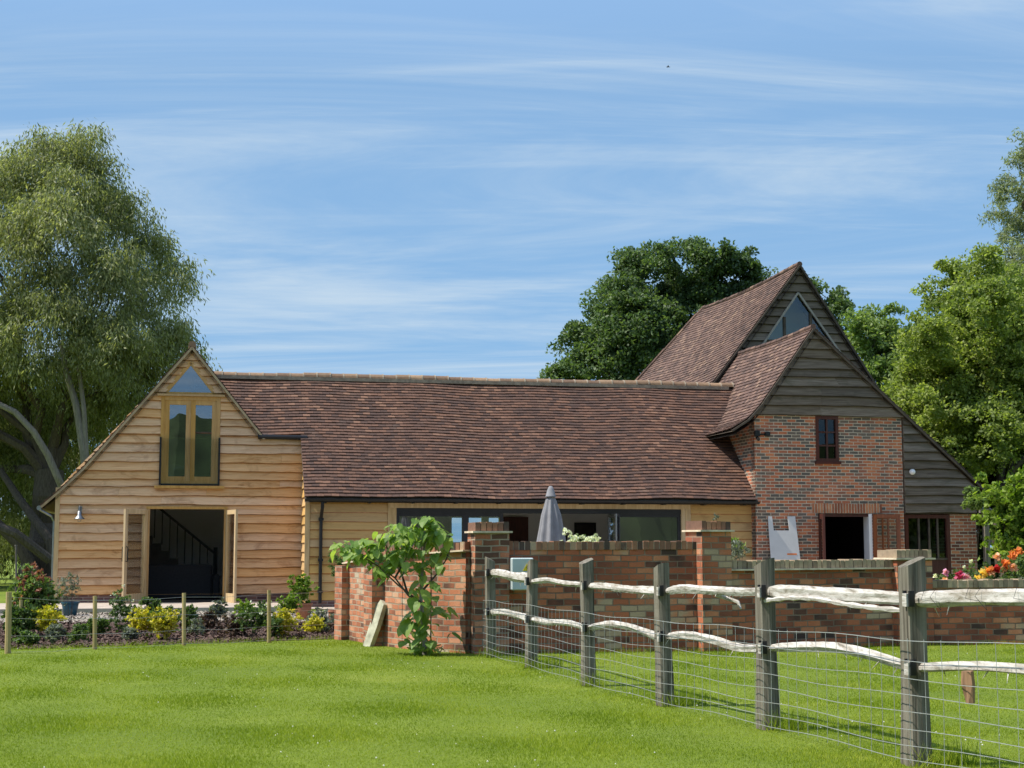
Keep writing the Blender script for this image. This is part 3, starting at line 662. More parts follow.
bm = bmesh.new(); bmesh.ops.create_uvsphere(bm, u_segments=16, v_segments=10, radius=.3, matrix=Matrix.Diagonal((1,.6,.45,1))); bmesh.ops.translate(bm, verts=bm.verts, vec=(0,0,.55))
me = bpy.data.meshes.new('cover'); bm.to_mesh(me); bm.free(); me.materials.append(M['linen']); c_ = bpy.data.objects.new('cover', me); COL.objects.link(c_); c_.parent = bd
mb = MB(); mb.box(-.45,.4,-.2,.9,.0,.42); mb.build('bed_base', M['linen'], bd, bevel=.03)

# ------------------------------------------------------------------ 2. long barn
lb = thing('long_barn', 'long low barn with a dark clay tiled roof over black framed folding doors', 'barn', bl(5.2,0), TH, local=(5.2,0,0))
EZ, EV, RV, RZ = 2.42, -.36, 3.0, 5.44
PITCH_T = (RZ-EZ)/(RV-EV)
nn = Vector((0, -(RZ-EZ), RV-EV)).normalized(); up = Vector((0, RV-EV, RZ-EZ)); TL = up.length; up.normalize()
wob = lambda s: .018*math.sin(s*.9) + .012*math.sin(s*2.3+1)
Pm = lambda s, t: Vector((s, EV, EZ + wob(s))) + up*t
tv = lambda t: EV + up.y*t
srm = lambda t: ((-.09 if tv(t) < GV-.02 else -2.5), 10.46 if tv(t) < .0 else 10.46 + max(0,(tv(t)-1.2))*.55)
tiles('roof_tiles', M['tile'], lb, Pm, lambda t: nn, TL, .112, srm, .168, .034, .006)
mb = MB()
for s0, s1, t0, t1 in ((-.08,10.5,0,(GV-EV)/up.y), (-2.5,11.2,(GV-EV)/up.y,TL)):
    a = [Pm(s0,t0)-Vector((0,0,wob(s0)+.03)),Pm(s1,t0)-Vector((0,0,wob(s1)+.03)),Pm(s1,t1)-Vector((0,0,wob(s1)+.03)),Pm(s0,t1)-Vector((0,0,wob(s0)+.03))]
    mb.poly(a); mb.poly([p - nn*.1 for p in a])
mb.poly([(-2.5,RV,RZ-.03),(11.2,RV,RZ-.03),(11.2,2*RV+.3,2.4),(-2.5,2*RV+.3,2.4)])
mb.build('roof_deck', M['verge'], lb)
rt = MB(); rj = MB(); s = -2.2; 
while s < 11.0:
    e = s + .325; z = RZ + .03 + wob(s)*.7 + random.uniform(-.008,.008); n0 = len(rt.v)
    for k in range(9):
        an = math.pi*k/8 if True else 0
        for q in (s+.014, e-.004): rt.v.append((q, RV - math.cos(an)*.135, z - .03 + math.sin(an)*.12))
    for k in range(8): i = n0 + 2*k; rt.f.append((i, i+1, i+3, i+2))
    rt.f.append(tuple(n0 + 2*k for k in range(9))); rt.f.append(tuple(n0 + 2*k+1 for k in reversed(range(9))))
    mzz = [(RV - math.cos(math.pi*k/8)*.145, z - .03 + math.sin(math.pi*k/8)*.131) for k in range(9)]
    n0 = len(rj.v)
    for q in (e-.014, e+.022):
        for y_, z_ in mzz: rj.v.append((q, y_, z_))
    rj.f.append(tuple(n0+k for k in range(9))); rj.f.append(tuple(n0+9+k for k in reversed(range(9))))
    for k in range(8): rj.f.append((n0+k, n0+9+k, n0+10+k, n0+k+1))
    s = e
rt.build('ridge_tiles', M['ridge'], lb); 
rj.box(-2.2,11.0,RV-.155,RV-.11,RZ-.07,RZ+.012); rj.build('ridge_mortar', M['ridge_mortar'], lb)
mb = MB(); g = []
for k in range(9):
    an = math.pi + math.pi*k/8; g.append((EV-.05+math.cos(an)*.06, EZ-.03+math.sin(an)*.06))
for a, b in zip(g[:-1], g[1:]): mb.poly([(-.08,a[0],a[1]),(10.5,a[0],a[1]),(10.5,b[0],b[1]),(-.08,b[0],b[1])])
mb.box(-.08,10.5,EV+.03,EV+.05,EZ-.075,EZ-.01)
for i in range(11): mb.box(.35+i*.98,.40+i*.98,EV-.0,EV+.30,EZ-.115,EZ-.076)
gt = mb.build('gutter', M['black'], lb)
mb = MB(); mb.tube([(.30,EV-.05,2.33),(.30,EV-.05,2.2),(.30,-.09,1.98),(.30,-.09,.1)], .038, 10)
for z in (1.95,1.05,.35): mb.box(.245,.355,-.125,-.02,z-.03,z+.03)
mb.build('downpipe', M['black'], lb)
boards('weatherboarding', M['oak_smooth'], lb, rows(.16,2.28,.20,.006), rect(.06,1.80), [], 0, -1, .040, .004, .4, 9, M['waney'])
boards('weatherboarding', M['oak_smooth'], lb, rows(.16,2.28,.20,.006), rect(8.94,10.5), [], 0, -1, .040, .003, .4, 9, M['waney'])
# left return of the long barn, in front of the gable
mb = MB()
for z0 in rows(.2,3.9,.2)[:-1]:
    vtop = lambda z: max(-.02, EV + (z-EZ)/PITCH_T) if z > 2.3 else 0.0
    va, vb = vtop(z0), vtop(z0+.2)
    if va > GV-.06: continue
    mb.add([(-.045,va,z0),(-.045,GV-.01,z0),(-.012,GV-.01,z0+.21),(-.012,vb,z0+.21),(.0,va,z0),(0,GV-.01,z0)], [(1,0,3,2),(4,0,1,5)])
mb.build('side_boarding', M['oak_smooth'], lb)
mb = MB(); mb.box(-.05,.055,-.05,.0,.15,2.32); mb.build('corner_board', M['oak_pale'], lb)
mb = MB(); mb.box(1.80,1.99,-.06,.08,.0,2.21); mb.box(8.70,8.93,-.06,.08,.0,2.21); mb.box(8.80,8.83,-.072,-.061,.0,2.21); mb.box(1.80,8.93,-.065,.08,2.211,2.36); mb.build('door_posts', M['oak_pale'], lb)
for q in ((0,1.8),(8.94,10.45)): mb = MB(); mb.box(*q,-.03,.1,0,.16); mb.build('plinth', M['brick_plinth'], lb)
mb = MB(); mb.box(0.002,1.8,.004,.1,.16,2.38); mb.box(8.93,10.45,.004,.1,.16,2.38); mb.box(.004,10.45,.081,.12,2.21,2.5); mb.box(.002,.10,.1,5.9,0,2.4); mb.build('wall', M['oak_gold'], lb)
room('room_lining', lb, .2, 10.3, .13, 5.6, .06, 2.34, [(4.22,4.52,1.45,2.1),(4.62,5.05,1.75,2.1),(5.22,5.52,1.45,2.1)])
# folding doors: head, two glazed runs and an open middle
mb = MB(); mb.box(1.99,8.70,-.03,.07,2.10,2.21); mb.build('door_head', M['anth'], lb)
def slide_leaf(l, r, y):
    mb = MB(); frame_rect(mb, l, r, .06, 2.10, .075, y-.025, y+.025); lf = mb.build('door_leaf', M['anth'], lb)
    g = MB(); g.box(l+.07, r-.07, y-.006, y+.006, .13, 2.03); g.build('pane', M['glass'], lf); return lf
slide_leaf(1.99,2.78,.02); slide_leaf(2.78,3.58,.02); slide_leaf(3.58,4.45,.02); slide_leaf(7.10,8.70,.02)
for i, x_ in enumerate((6.96,7.03)):
    mb = MB(); mb.box(x_-.02,x_+.02,-.75+.1*i,.05,.06,2.10) if False else frame_rect(mb,0,0,0,0,0,0,0)
    mb = MB(); mb.box(x_-.016,x_+.016,-.62,-.55,.06,2.09); mb.box(x_-.016,x_+.016,-.02,.05,.06,2.09); mb.box(x_-.016,x_+.016,-.55,-.02,2.02,2.09); mb.box(x_-.016,x_+.016,-.55,-.02,.06,.14)
    lf = mb.build('door_leaf', M['steel'] if i == 0 else M['anth'], lb)
    g = MB(); g.box(x_-.006,x_+.006,-.56,-.01,.13,2.03); g.build('pane', M['glass_clear'], lf)
def picture(x_, z0, w, h_, label):
    t = thing('picture_frame', label, 'picture', bl(x_,5.56,z0), TH, 'pictures on the back wall'); OFF[t.name] = (0,0,0)
    mb = MB(); frame_rect(mb, -w/2, w/2, 0, h_, .06, -.03, .0); mb.build('frame', M['black'], t)
    mb = MB(); mb.box(-w/2+.05, w/2-.05, -.012, -.002, .05, h_-.05); mb.build('print', M['picture'], t)
picture(7.85, 1.32, .60, .66, 'black framed picture hung higher on the pale wall behind the parasol')
picture(7.10, 1.02, .50, .62, 'black framed picture hung lower, nearer the parasol, on the pale wall')
mb = MB(); mb.box(5.58,6.25,5.40,5.59,.06,2.12); dl_ = mb.build('inner_door', M['maroon'], lb)
mb = MB(); mb.tube([(5.66,5.36,1.05),(5.79,5.36,1.05)], .015, 6); mb.build('handle', M['steel'], dl_)

# ------------------------------------------------------------------ 3. brick house (right)
BV = -.30
bh = thing('brick_house', 'old brick house with steep tiled roofs and dark weatherboarded gables', 'house', bl(13.2,BV), TH, local=(13.2,BV,0))
FA = (11.96, 6.52); RA = (13.76, 9.05); RVV = 4.7
wh = [(12.02,12.55,3.38,4.42),(12.02,13.39,.0001,2.13)]
mb = MB(); wall_with_holes(mb, 10.45, 14.22, 0, 4.48, BV, BV+.24, wh)
mb.poly([(10.45,BV+5,0),(10.45,BV,0),(10.45,BV,4.48),(10.45,BV+5,4.48)]); mb.build('wall', M['brick_house'], bh)
mb = MB(); wall_with_holes(mb, 15.43, 16.12, 0, 2.12, BV+.02, BV+.24, []); mb.build('lean_to_wall', M['brick_red'], bh)
mb = MB(); mb.poly([(16.12,BV+.03,0),(16.12,BV+11,0),(16.12,BV+11,2.9),(16.12,BV+.03,2.9)]); mb.poly([(10.5,13.5,0),(10.5,13.5,3.5),(16.1,13.5,3.5),(16.1,13.5,0)])
mb.poly([(10.46,BV+5,0),(10.46,BV+13.5,0),(10.46,BV+13.5,4.5),(10.46,BV+5,4.5)]); mb.build('side_wall', M['brick_red'], bh)
# soldier arch
mb = MB(); x_ = 11.86
while x_ < 13.60:
    w = .066; mb.box(x_+.009, x_+w-.004, BV-.008, BV+.02, 2.135+random.uniform(-.004,.004), 2.36+random.uniform(-.01,.012)); x_ += .072
ar = mb.build('brick_arch', M['arch'], bh)
mb = MB(); mb.box(11.86,13.60,BV-.004,BV+.01,2.131,2.365); mb.build('arch_mortar', M['mortar'], ar)
f_l = lambda z: FA[0] - (FA[1]-z)/1.36; f_r = lambda z: FA[0] + (FA[1]-z)/.905
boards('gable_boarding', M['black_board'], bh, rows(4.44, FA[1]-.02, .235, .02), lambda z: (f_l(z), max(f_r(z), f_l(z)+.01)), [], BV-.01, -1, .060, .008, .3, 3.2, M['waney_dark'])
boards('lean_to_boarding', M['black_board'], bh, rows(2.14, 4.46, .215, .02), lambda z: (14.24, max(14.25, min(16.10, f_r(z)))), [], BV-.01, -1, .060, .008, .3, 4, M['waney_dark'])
mb = MB(); mb.prism([(14.23,2.13),(16.1,2.13),(16.1,f_l(99)*0+2.84),(14.23,4.46)], BV+.0, BV+.12); mb.prism([(10.46,4.481),(14.22,4.481),(FA[0],FA[1]-.05)], BV+.0, BV+.12); mb.build('gable_backing', M['verge'], bh)
# roofs of the front block: flared left eave, catslide on the right
LP = [(9.85,4.10),(10.28,4.36),(10.62,4.72),(FA[0],FA[1]+.05)]
FB = 5.2
roof_u('roof_tiles', M['tile_old'], bh, LP, BV-.09, FB, .118, sag=.05)
RP = [(16.32,2.74),(FA[0],FA[1]+.05)]
roof_u('roof_tiles', M['tile_old'], bh, RP, BV-.09, FB+5, .118)
mb = MB()
for pp in ([(9.87,4.05),(10.28,4.31),(10.62,4.67),(FA[0],FA[1]+.0)], [(16.32,2.69),(FA[0],FA[1]+.0)]):
    for a, b in zip(pp[:-1], pp[1:]): mb.bar((a[0],BV-.075,a[1]), (b[0],BV-.075,b[1]), .045, .10, (0,1,0))
mb.build('bargeboard', M['verge'], bh)
# rear block: ridge running back to a hipped end
HB = 12.6
kL, kR = 1.29, 1.5
z_e = 3.9; eL = RA[0] - (RA[1]-z_e)/kL; eR = RA[0] + (RA[1]-z_e)/kR
LL = math.hypot(RA[0]-eL, RA[1]-z_e)
hipv = lambda t: HB + 4.1*(1 - t/LL)
roof_u('roof_tiles', M['tile_old'], bh, [(eL,z_e),(RA[0],RA[1]+.05)], RVV-.12, HB, .118, srange=lambda t: (RVV-.12, hipv(t)), sag=.10)
roof_u('roof_tiles', M['tile_old'], bh, [(eR+1.6,z_e-1.5),(eR,z_e),(RA[0],RA[1]+.05)], RVV-.12, HB, .118)
mb = MB(); mb.poly([(eL,HB+4.1,z_e),(RA[0],HB,RA[1]),(eR,HB+4.1,z_e)]); mb.build('hip_end', M['tile_old'], bh)
def ridge_line(f, n, r):
    mb = MB()
    for k in range(n):
        a, b = f(k/n), f((k+.97)/n); j = Vector((0,0,random.uniform(-.012,.012))); mb.tube([Vector(a)+j, Vector(b)+j], [r*1.04, r*.96], 8)
    mb.build('ridge_tiles', M['tile_old'], bh)
ridge_line(lambda q: (RA[0],RVV-.12+q*(HB-RVV+.12),RA[1]+.055-.10*math.sin(math.pi*q)), 24, .075)
ridge_line(lambda q: (RA[0]+(eL-RA[0])*q,HB+4.1*q,RA[1]+.06+(z_e-RA[1])*q), 24, .075)
ridge_line(lambda q: (FA[0],BV-.09+q*(FB-BV),FA[1]+.06-.05*math.sin(math.pi*q)), 15, .07)
r_l = lambda z: RA[0] - (RA[1]-z)/kL; r_r = lambda z: RA[0] + (RA[1]-z)/kR
rtri = lambda z: (13.71 - (8.30-z)*.72, 13.71 + (8.30-z)*.74)
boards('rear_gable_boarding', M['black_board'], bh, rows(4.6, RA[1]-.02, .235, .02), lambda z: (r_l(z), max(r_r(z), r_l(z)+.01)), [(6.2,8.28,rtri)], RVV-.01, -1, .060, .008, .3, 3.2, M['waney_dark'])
mb = MB()
for pp in ([(eL,z_e-.05),(RA[0],RA[1])], [(eR,z_e-.05),(RA[0],RA[1])]):
    mb.bar((pp[0][0],RVV-.10,pp[0][1]), (pp[1][0],RVV-.10,pp[1][1]), .045, .12, (0,1,0))
mb.build('rear_bargeboard', M['verge'], bh)
gw = MB(); A_, B_, C_ = (13.71,8.30), rtri(6.2)[0], rtri(6.2)[1]
gw.bar((A_[0],RVV-.07,A_[1]), (B_,RVV-.07,6.2), .05, .045, (0,1,0)); gw.bar((A_[0],RVV-.07,A_[1]), (C_,RVV-.07,6.2), .05, .045, (0,1,0))
gw = gw.build('gable_window', M['grey_oak'], bh)
mb = MB(); mb.box(13.28,13.35,RVV-.04,RVV+.03,6.2,7.62); mb.box(14.05,14.12,RVV-.04,RVV+.03,6.2,7.75); mb.bar((12.2,RVV,6.95),(15.2,RVV,6.95),.05,.06); mb.build('mullion', M['verge'], gw)
mb = MB(); mb.prism([(A_[0],8.26),(B_+.03,6.2),(C_-.03,6.2)], RVV-.005, RVV+.006); mb.build('pane', M['glass_loft'], gw)
mb = MB(); mb.prism([(r_l(4.6),4.6),(r_r(4.6),4.6),(RA[0],RA[1]-.05)], RVV+1.2, RVV+1.3); mb.build('loft_wall', M['room'], bh)
# small casement
mb = MB(); frame_rect(mb, 12.0,12.57,3.36,4.44,.07,BV-.03,BV+.09); mb.box(12.265,12.305,BV-.01,BV+.05,3.43,4.37)
for z in (3.74,4.06): mb.box(12.07,12.265,BV-.01,BV+.05,z-.018,z+.018); mb.box(12.305,12.50,BV-.01,BV+.05,z-.018,z+.018)
cw = mb.build('window', M['maroon'], bh)
mb = MB(); mb.box(12.06,12.51,BV+.03,BV+.04,3.42,4.38); mb.build('pane', M['glass_dim'], cw)
mb = MB(); mb.box(11.96,12.61,BV-.07,BV+.0,3.30,3.36); mb.build('sill', M['maroon'], cw)
mb = MB(); mb.box(12.0,12.57,BV+.5,BV+.52,3.3,4.5); mb.build('curtain', M['sofa'], cw)
# big doorway
mb = MB(); mb.box(12.02,12.10,BV+.03,BV+.2,0,2.12); mb.box(12.10,13.31,BV+.03,BV+.2,2.05,2.12); mb.build('door_frame', M['maroon'], bh)
mb = MB(); mb.box(13.31,13.39,BV+.0,BV+.3,0,2.12); mb.build('door_jamb', M['white'], bh)
lf = hinged_leaf(bh, (12.05,BV-.02), -.16,-.60,.02,2.11,M['maroon'],M['glass_dim'],False,.12)
lf = hinged_leaf(bh, (13.40,BV-.03), .62,-.16,.02,2.11,M['russet'],M['glass_clear'],False,.09); lf['label'] = 'russet glazed door leaf folded back against the brick'
mb = MB()
for k in (.25,.45): a = Vector((13.40,BV-.03,0)) + Vector((.62,-.16,0))*(.1+k*1.0) ; mb.box(a.x-.015,a.x+.015,a.y-.02,a.y+.02,.22,2.02)
mb.build('glazing_bars', M['russet'], lf)
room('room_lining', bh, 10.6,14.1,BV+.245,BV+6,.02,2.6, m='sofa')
mb = MB(); mb.box(12.14,12.46,BV+1.0,BV+1.05,.02,2.1); mb.build('inner_door', M['grey_oak'], bh)
# lean-to door
mb = MB(); frame_rect(mb, 14.25,15.43,.0,2.11,.09,BV+.02,BV+.12); mb.box(14.34,15.34,BV+.05,BV+.10,.09,1.02); mb.build('stable_door', M['maroon'], bh)
mb = MB(); mb.box(14.34,15.34,BV+.03,BV+.09,1.021,1.07); 
for x_ in (14.63,14.9,15.12): mb.box(x_-.02,x_+.02,BV+.05,BV+.09,1.07,2.02)
sd = mb.build('door_glazing', M['verge'], bh)
mb = MB(); mb.box(14.34,15.34,BV+.092,BV+.10,1.07,2.02); mb.build('pane', M['glass_dim'], sd)
mb = MB(); mb.box(14.25,15.43,BV+.9,BV+.95,0,2.2); mb.build('lobby_wall', M['room_dark'], bh)
# pale post and brace of the porch at the corner
mb = MB(); mb.box(16.20,16.32,BV-.25,BV-.13,0,2.15); mb.bar((16.28,BV-.19,1.35),(16.72,BV-.19,2.10),.07,.08,(0,1,0)); mb.box(16.1,16.9,BV-.24,BV-.14,2.15,2.25); mb.build('porch_post', M['post'], bh)
sl = thing('bulkhead_lamp', 'small round white lamp on the dark boarding beside the brick wall', 'lamp', bl(14.44,BV-.06,3.13), TH); OFF[sl.name] = (0,0,0)
mb = MB(); mb.tube([(0,.03,0),(0,-.02,0)], .07, 14); mb.build('backplate', M['white'], sl)
bm = bmesh.new(); bmesh.ops.create_uvsphere(bm, u_segments=14, v_segments=8, radius=.062, matrix=Matrix.Diagonal((1,.7,1,1))); bmesh.ops.translate(bm, verts=bm.verts, vec=(0,-.035,0))
me = bpy.data.meshes.new('globe'); bm.to_mesh(me); bm.free(); me.materials.append(M['white']); c_ = bpy.data.objects.new('globe', me); COL.objects.link(c_); c_.parent = sl
sc_ = thing('security_camera', 'small dark twin floodlight and camera high on the brick corner', 'security camera', bl(10.72,BV,3.98), TH); OFF[sc_.name] = (0,0,0)
for q in ((-.28,-.16,-.10,.0,-.05,.09),(-.02,.10,-.10,0,-.04,.06)): mb = MB(); mb.box(*q); mb.build('floodlight', M['black'], sc_, bevel=.012)
mb = MB(); mb.tube([(-.2,-.02,0),(.05,-.02,0)], .018, 6); mb.tube([(-.22,-.05,-.08),(-.22,-.14,-.13)], .04, 10); mb.build('camera_body', M['black'], sc_)

# board leaning on the brick
wb = thing('leaning_board', 'pale grey cut-out board with an orange strip leaning on the brick wall', 'board', bl(11.10,BV-.30,.0), TH); OFF[wb.name] = (0,0,0)
def lean(mb, poly, y0, y1):
    n0 = len(mb.v); mb.prism(poly, y0, y1)
    for i in range(n0, len(mb.v)): x_, y_, z_ = mb.v[i]; mb.v[i] = (x_ - .07*(z_-1)*.6, y_ + .12*z_, z_)
mb = MB(); lean(mb, [(-.40,.0),(.38,.0),(.35,2.05),(.16,2.05),(.17,1.72),(-.22,1.72),(-.23,2.05),(-.33,2.05)], -.02, .0); mb.build('panel', M['board'], wb)
mb = MB(); lean(mb, [(.05,1.15),(.29,1.15),(.29,1.185),(.05,1.185)], -.024, -.021); mb.build('orange_strip', M['orange'], wb)

# ------------------------------------------------------------------ garden wall
gwall = thing('garden_wall', 'old red brick garden wall with capped piers, curved at its left end', 'wall', (PA[0],PA[1],0))
def wall_run(pts, h0, h1, m, th=.24, base=-.05):
    mb = MB(); s = 0; mbv = []
    for (a, b) in zip(pts[:-1], pts[1:]):
        d = math.dist(a, b); mbv.append((a, b, s, s + d)); s += d
    T = s
    for a, b, sa, sb in mbv:
        A = Vector((*a,0)); Bp = Vector((*b,0)); d = (Bp-A).normalized(); n_ = Vector((d.y,-d.x,0))
        ha = h0 + (h1-h0)*sa/T; hb = h0 + (h1-h0)*sb/T
        f0, f1 = A + n_*th/2, Bp + n_*th/2; r0, r1 = A - n_*th/2, Bp - n_*th/2
        k = lambda p, z: (p.x, p.y, z)
        mb.poly([k(f0,base),k(f1,base),k(f1,hb),k(f0,ha)], [(sa,base),(sb,base),(sb,hb),(sa,ha)])
        mb.poly([k(r1,base),k(r0,base),k(r0,ha),k(r1,hb)], [(sb,base),(sa,base),(sa,ha),(sb,hb)])
        mb.poly([k(f0,ha),k(f1,hb),k(r1,hb),k(r0,ha)])
    a = Vector((*pts[0],0)); d = (Vector((*pts[1],0))-a).normalized(); n_ = Vector((d.y,-d.x,0))
    p, q = a + n_*th/2, a - n_*th/2; mb.poly([(q.x,q.y,base),(p.x,p.y,base),(p.x,p.y,h0),(q.x,q.y,h0)])
    a = Vector((*pts[-1],0)); p, q = a + n_*th/2, a - n_*th/2; mb.poly([(p.x,p.y,base),(q.x,q.y,base),(q.x,q.y,h1),(p.x,p.y,h1)])
    return mb.build('wall_panel', m, gwall)
def coping(pts, h0, h1, m, th=.27, bh_=.105, bw=.074, ledge=True):
    mb = MB(); cr = MB(); T = sum(math.dist(a,b) for a, b in zip(pts[:-1],pts[1:])); s = 0
    for a, b in zip(pts[:-1], pts[1:]):
        A = Vector((*a,0)); d = Vector((*b,0)) - A; L = d.length; d.normalize(); n_ = Vector((d.y,-d.x,0)); k = 0
        while k < L - .02:
            e = min(k + bw, L); z = h0 + (h1-h0)*(s+k)/T + (.022 if ledge else 0); j = random.uniform(-.008,.010); t_ = th + random.uniform(-.02,.012)
            p = [A + d*q + n_*w*t_/2 + Vector((0,0,zz_)) for zz_ in (z, z+bh_+j) for q, w in ((k+.005,1),(e-.004,1),(e-.004,-1),(k+.005,-1))]
            mb.add(p, [(4,5,6,7),(0,1,5,4),(1,2,6,5),(2,3,7,6),(3,0,4,7)]); k += bw
        z0, z1 = h0 + (h1-h0)*s/T, h0 + (h1-h0)*(s+L)/T
        if ledge:
            w2 = th/2 + .035; p = []
            for P0, zz_ in ((A,z0),(A+d*L,z1)):
                p += [P0+n_*w2+Vector((0,0,zz_+.001)), P0-n_*w2+Vector((0,0,zz_+.001)), P0-n_*w2+Vector((0,0,zz_+.021)), P0+n_*w2+Vector((0,0,zz_+.021))]
            cr.add(p, [(0,1,2,3),(7,6,5,4),(0,4,5,1),(1,5,6,2),(2,6,7,3),(3,7,4,0)])
        else:
            p = []
            for P0, zz_ in ((A,z0),(A+d*L,z1)):
                p += [P0+n_*th*.46+Vector((0,0,zz_+.002)), P0-n_*th*.46+Vector((0,0,zz_+.002)), P0-n_*th*.46+Vector((0,0,zz_+bh_*.93)), P0+n_*th*.46+Vector((0,0,zz_+bh_*.93))]
            cr.add(p, [(0,1,2,3),(7,6,5,4),(0,4,5,1),(1,5,6,2),(2,6,7,3),(3,7,4,0)])
        s += L
    o = mb.build('coping', m, gwall); cr.build('creasing' if ledge else 'bedding_mortar', M['stone'] if ledge else M['mortar'], o)
def pier(x, y, w, dpt, ang, h, m, cap=True, grey=False):
    mb = MB(); c, s_ = math.cos(ang), math.sin(ang)
    T = lambda a, b: (x + a*c - b*s_, y + a*s_ + b*c)
    def pbox(mb, hw, hd, z0, z1):
        q = [(*T(i*hw, j*hd), z) for z in (z0, z1) for i, j in ((-1,-1),(1,-1),(1,1),(-1,1))]
        mb.add(q, [(0,3,2,1),(4,5,6,7),(0,1,5,4),(1,2,6,5),(2,3,7,6),(3,0,4,7)])
    pbox(mb, w/2, dpt/2, -.05, h); p = mb.build('pier', m, gwall)
    if cap:
        mb = MB(); pbox(mb, w/2+.035, dpt/2+.035, h+.001, h+.024); mb.build('creasing', M['stone'], p)
        mb = MB(); k = max(3, round(w/.076))
        for i in range(k):
            a0, a1 = -w/2 + w*i/k + .004, -w/2 + w*(i+1)/k - .004; zt = h+.025+.11+random.uniform(-.006,.006)
            q = [(*T(a, j*dpt/2*.98), z) for z in (h+.025, zt) for a, j in ((a0,-1),(a1,-1),(a1,1),(a0,1))]
            mb.add(q, [(4,5,6,7),(0,1,5,4),(1,2,6,5),(2,3,7,6),(3,0,4,7)])
        mb.build('pier_cap', M['brick_loose_grey'] if grey else M['brick_loose'], p)
    return p
wall_run(WALL, 1.10, 1.30, M['brick_garden_red']); coping(WALL, 1.10, 1.30, M['brick_loose'])
wall_run([PA, P2], 1.315, 1.325, M['brick_garden']); coping([PA, P2], 1.315, 1.325, M['brick_loose'], ledge=False)
wall_run([P2, P3], 1.045, 1.055, M['brick_garden']); coping([P2, P3], 1.045, 1.055, M['brick_loose_grey'])
wall_run([P3, PE], .79, .80, M['brick_garden']); coping([P3, PE], .79, .80, M['brick_loose_grey'], ledge=False)
a1 = math.atan2(P2[1]-PA[1], P2[0]-PA[0]); a2 = math.atan2(P3[1]-P2[1], P3[0]-P2[0])
pier(-.30, 19.10, .44, .44, R_(14), 1.53, M['brick_garden_red'])
pier(2.56, 19.68, .43, .44, R_(22), 1.55, M['brick_garden'])
pier(5.45, 20.98, .58, .46, R_(22), 1.18, M['brick_garden'], grey=True)
for (x, y), h_ in (((-1.84,20.80), 1.27), ((-2.42,22.30), 1.08)): pier(x, y, .28, .30, R_(-62), h_, M['brick_garden_red'], cap=False)
# meter box on the wall
mp_ = at(521, 600, 18.95); mp_.z = .86
mt = thing('meter_box', 'pale grey meter box with yellow warning triangle on the garden wall', 'meter box', mp_, a1); OFF[mt.name] = (0,0,0)
mb = MB(); mb.box(-.14,.14,-.10,.02,-.04,.36); mb.build('cabinet', M['meter'], mt, bevel=.012)
mb = MB(); mb.prism([(.0,.20),(.11,.20),(.055,.29)], -.106, -.101); ty = mb.build('warning_triangle', M['yellow'], mt)
mb = MB(); mb.prism([(.05,.212),(.065,.232),(.055,.237),(.065,.268),(.045,.242),(.055,.237)], -.110, -.107); mb.build('lightning_mark', M['black'], ty)
# leaning stone slab
q0 = at(368, 643, 20.6); q0.z = .0
ss = thing('stone_slab', 'narrow mossy stone slab leaning against the curved brick wall', 'stone slab', q0, R_(-50)); OFF[ss.name] = (0,0,0)
mb = MB(); mb.prism([(-.075,0),(.075,0),(.085,.3),(.07,.62),(-.03,.66),(-.08,.56),(-.085,.25)], -.035, .035)
ob = mb.build('slab', M['slab'], ss); ob.rotation_euler = (R_(-14), R_(12), 0)

# ------------------------------------------------------------------ cleft rail fence
FP = [(491,655,490,559,18.3,.155),(531,667,533,562,16.5,.155),(589,685,586,561,14.2,.165),(666,704,661,566,12.2,.16),(769,725,764,562,10.4,.165),(917,762,911,562,8.3,.165)]
fbase = [at(p[0],p[1],p[4]) for p in FP]; ftop = [at(p[2],p[3],p[4]) for p in FP]
fbase.append(Vector((2.93,6.2,.27))); ftop.append(Vector((2.90,6.2,1.40)))
fence = thing('rail_fence', 'weathered cleft oak post and rail fence with wire netting', 'fence', (fbase[5].x, fbase[5].y, float(ground_z(0, fbase[5].y))))
fdir = (fbase[5]-fbase[1]); fdir.z = 0; fdir.normalize(); fn = Vector((fdir.y,-fdir.x,0))
if fn.y > 0: fn = -fn
W7 = [p[5]*.86 for p in FP] + [.14]
for i in range(7):
    mb = MB(); b, t = fbase[i].copy(), ftop[i].copy(); w = W7[i]
    b.z = float(ground_z(b.x, b.y)) - .1; rings = 9; n0 = 0; ph = random.uniform(0, 6)
    for k in range(rings):
        f_ = k/(rings-1); c = b.lerp(t, f_); fl = 1 + .22*max(0, .3-f_) - .06*f_
        for j in range(16):
            an = 2*math.pi*j/16; cx, cy = math.cos(an), math.sin(an); m_ = max(abs(cx), abs(cy))**(.92 if j % 4 != 2 else .7)
            r_ = w/2/m_*fl*(1 + .05*math.sin(3*an+ph+f_*2) + random.uniform(-.03,.03))*(1 + .05*math.sin(f_*5+ph))
            tz = (.03*math.cos(an+ph) if k == rings-1 else 0)
            mb.v.append(tuple(c + fdir*cx*r_ + fn*cy*r_*.85 + Vector((0,0,tz))))
    for k in range(rings-1):
        for j in range(16): a = k*16+j; a2_ = k*16+(j+1)%16; mb.f.append((a, a2_, a2_+16, a+16))
    mb.f.append(tuple((rings-1)*16+j for j in range(16)))
    mb.build('post', M['post'], fence, smooth=False)
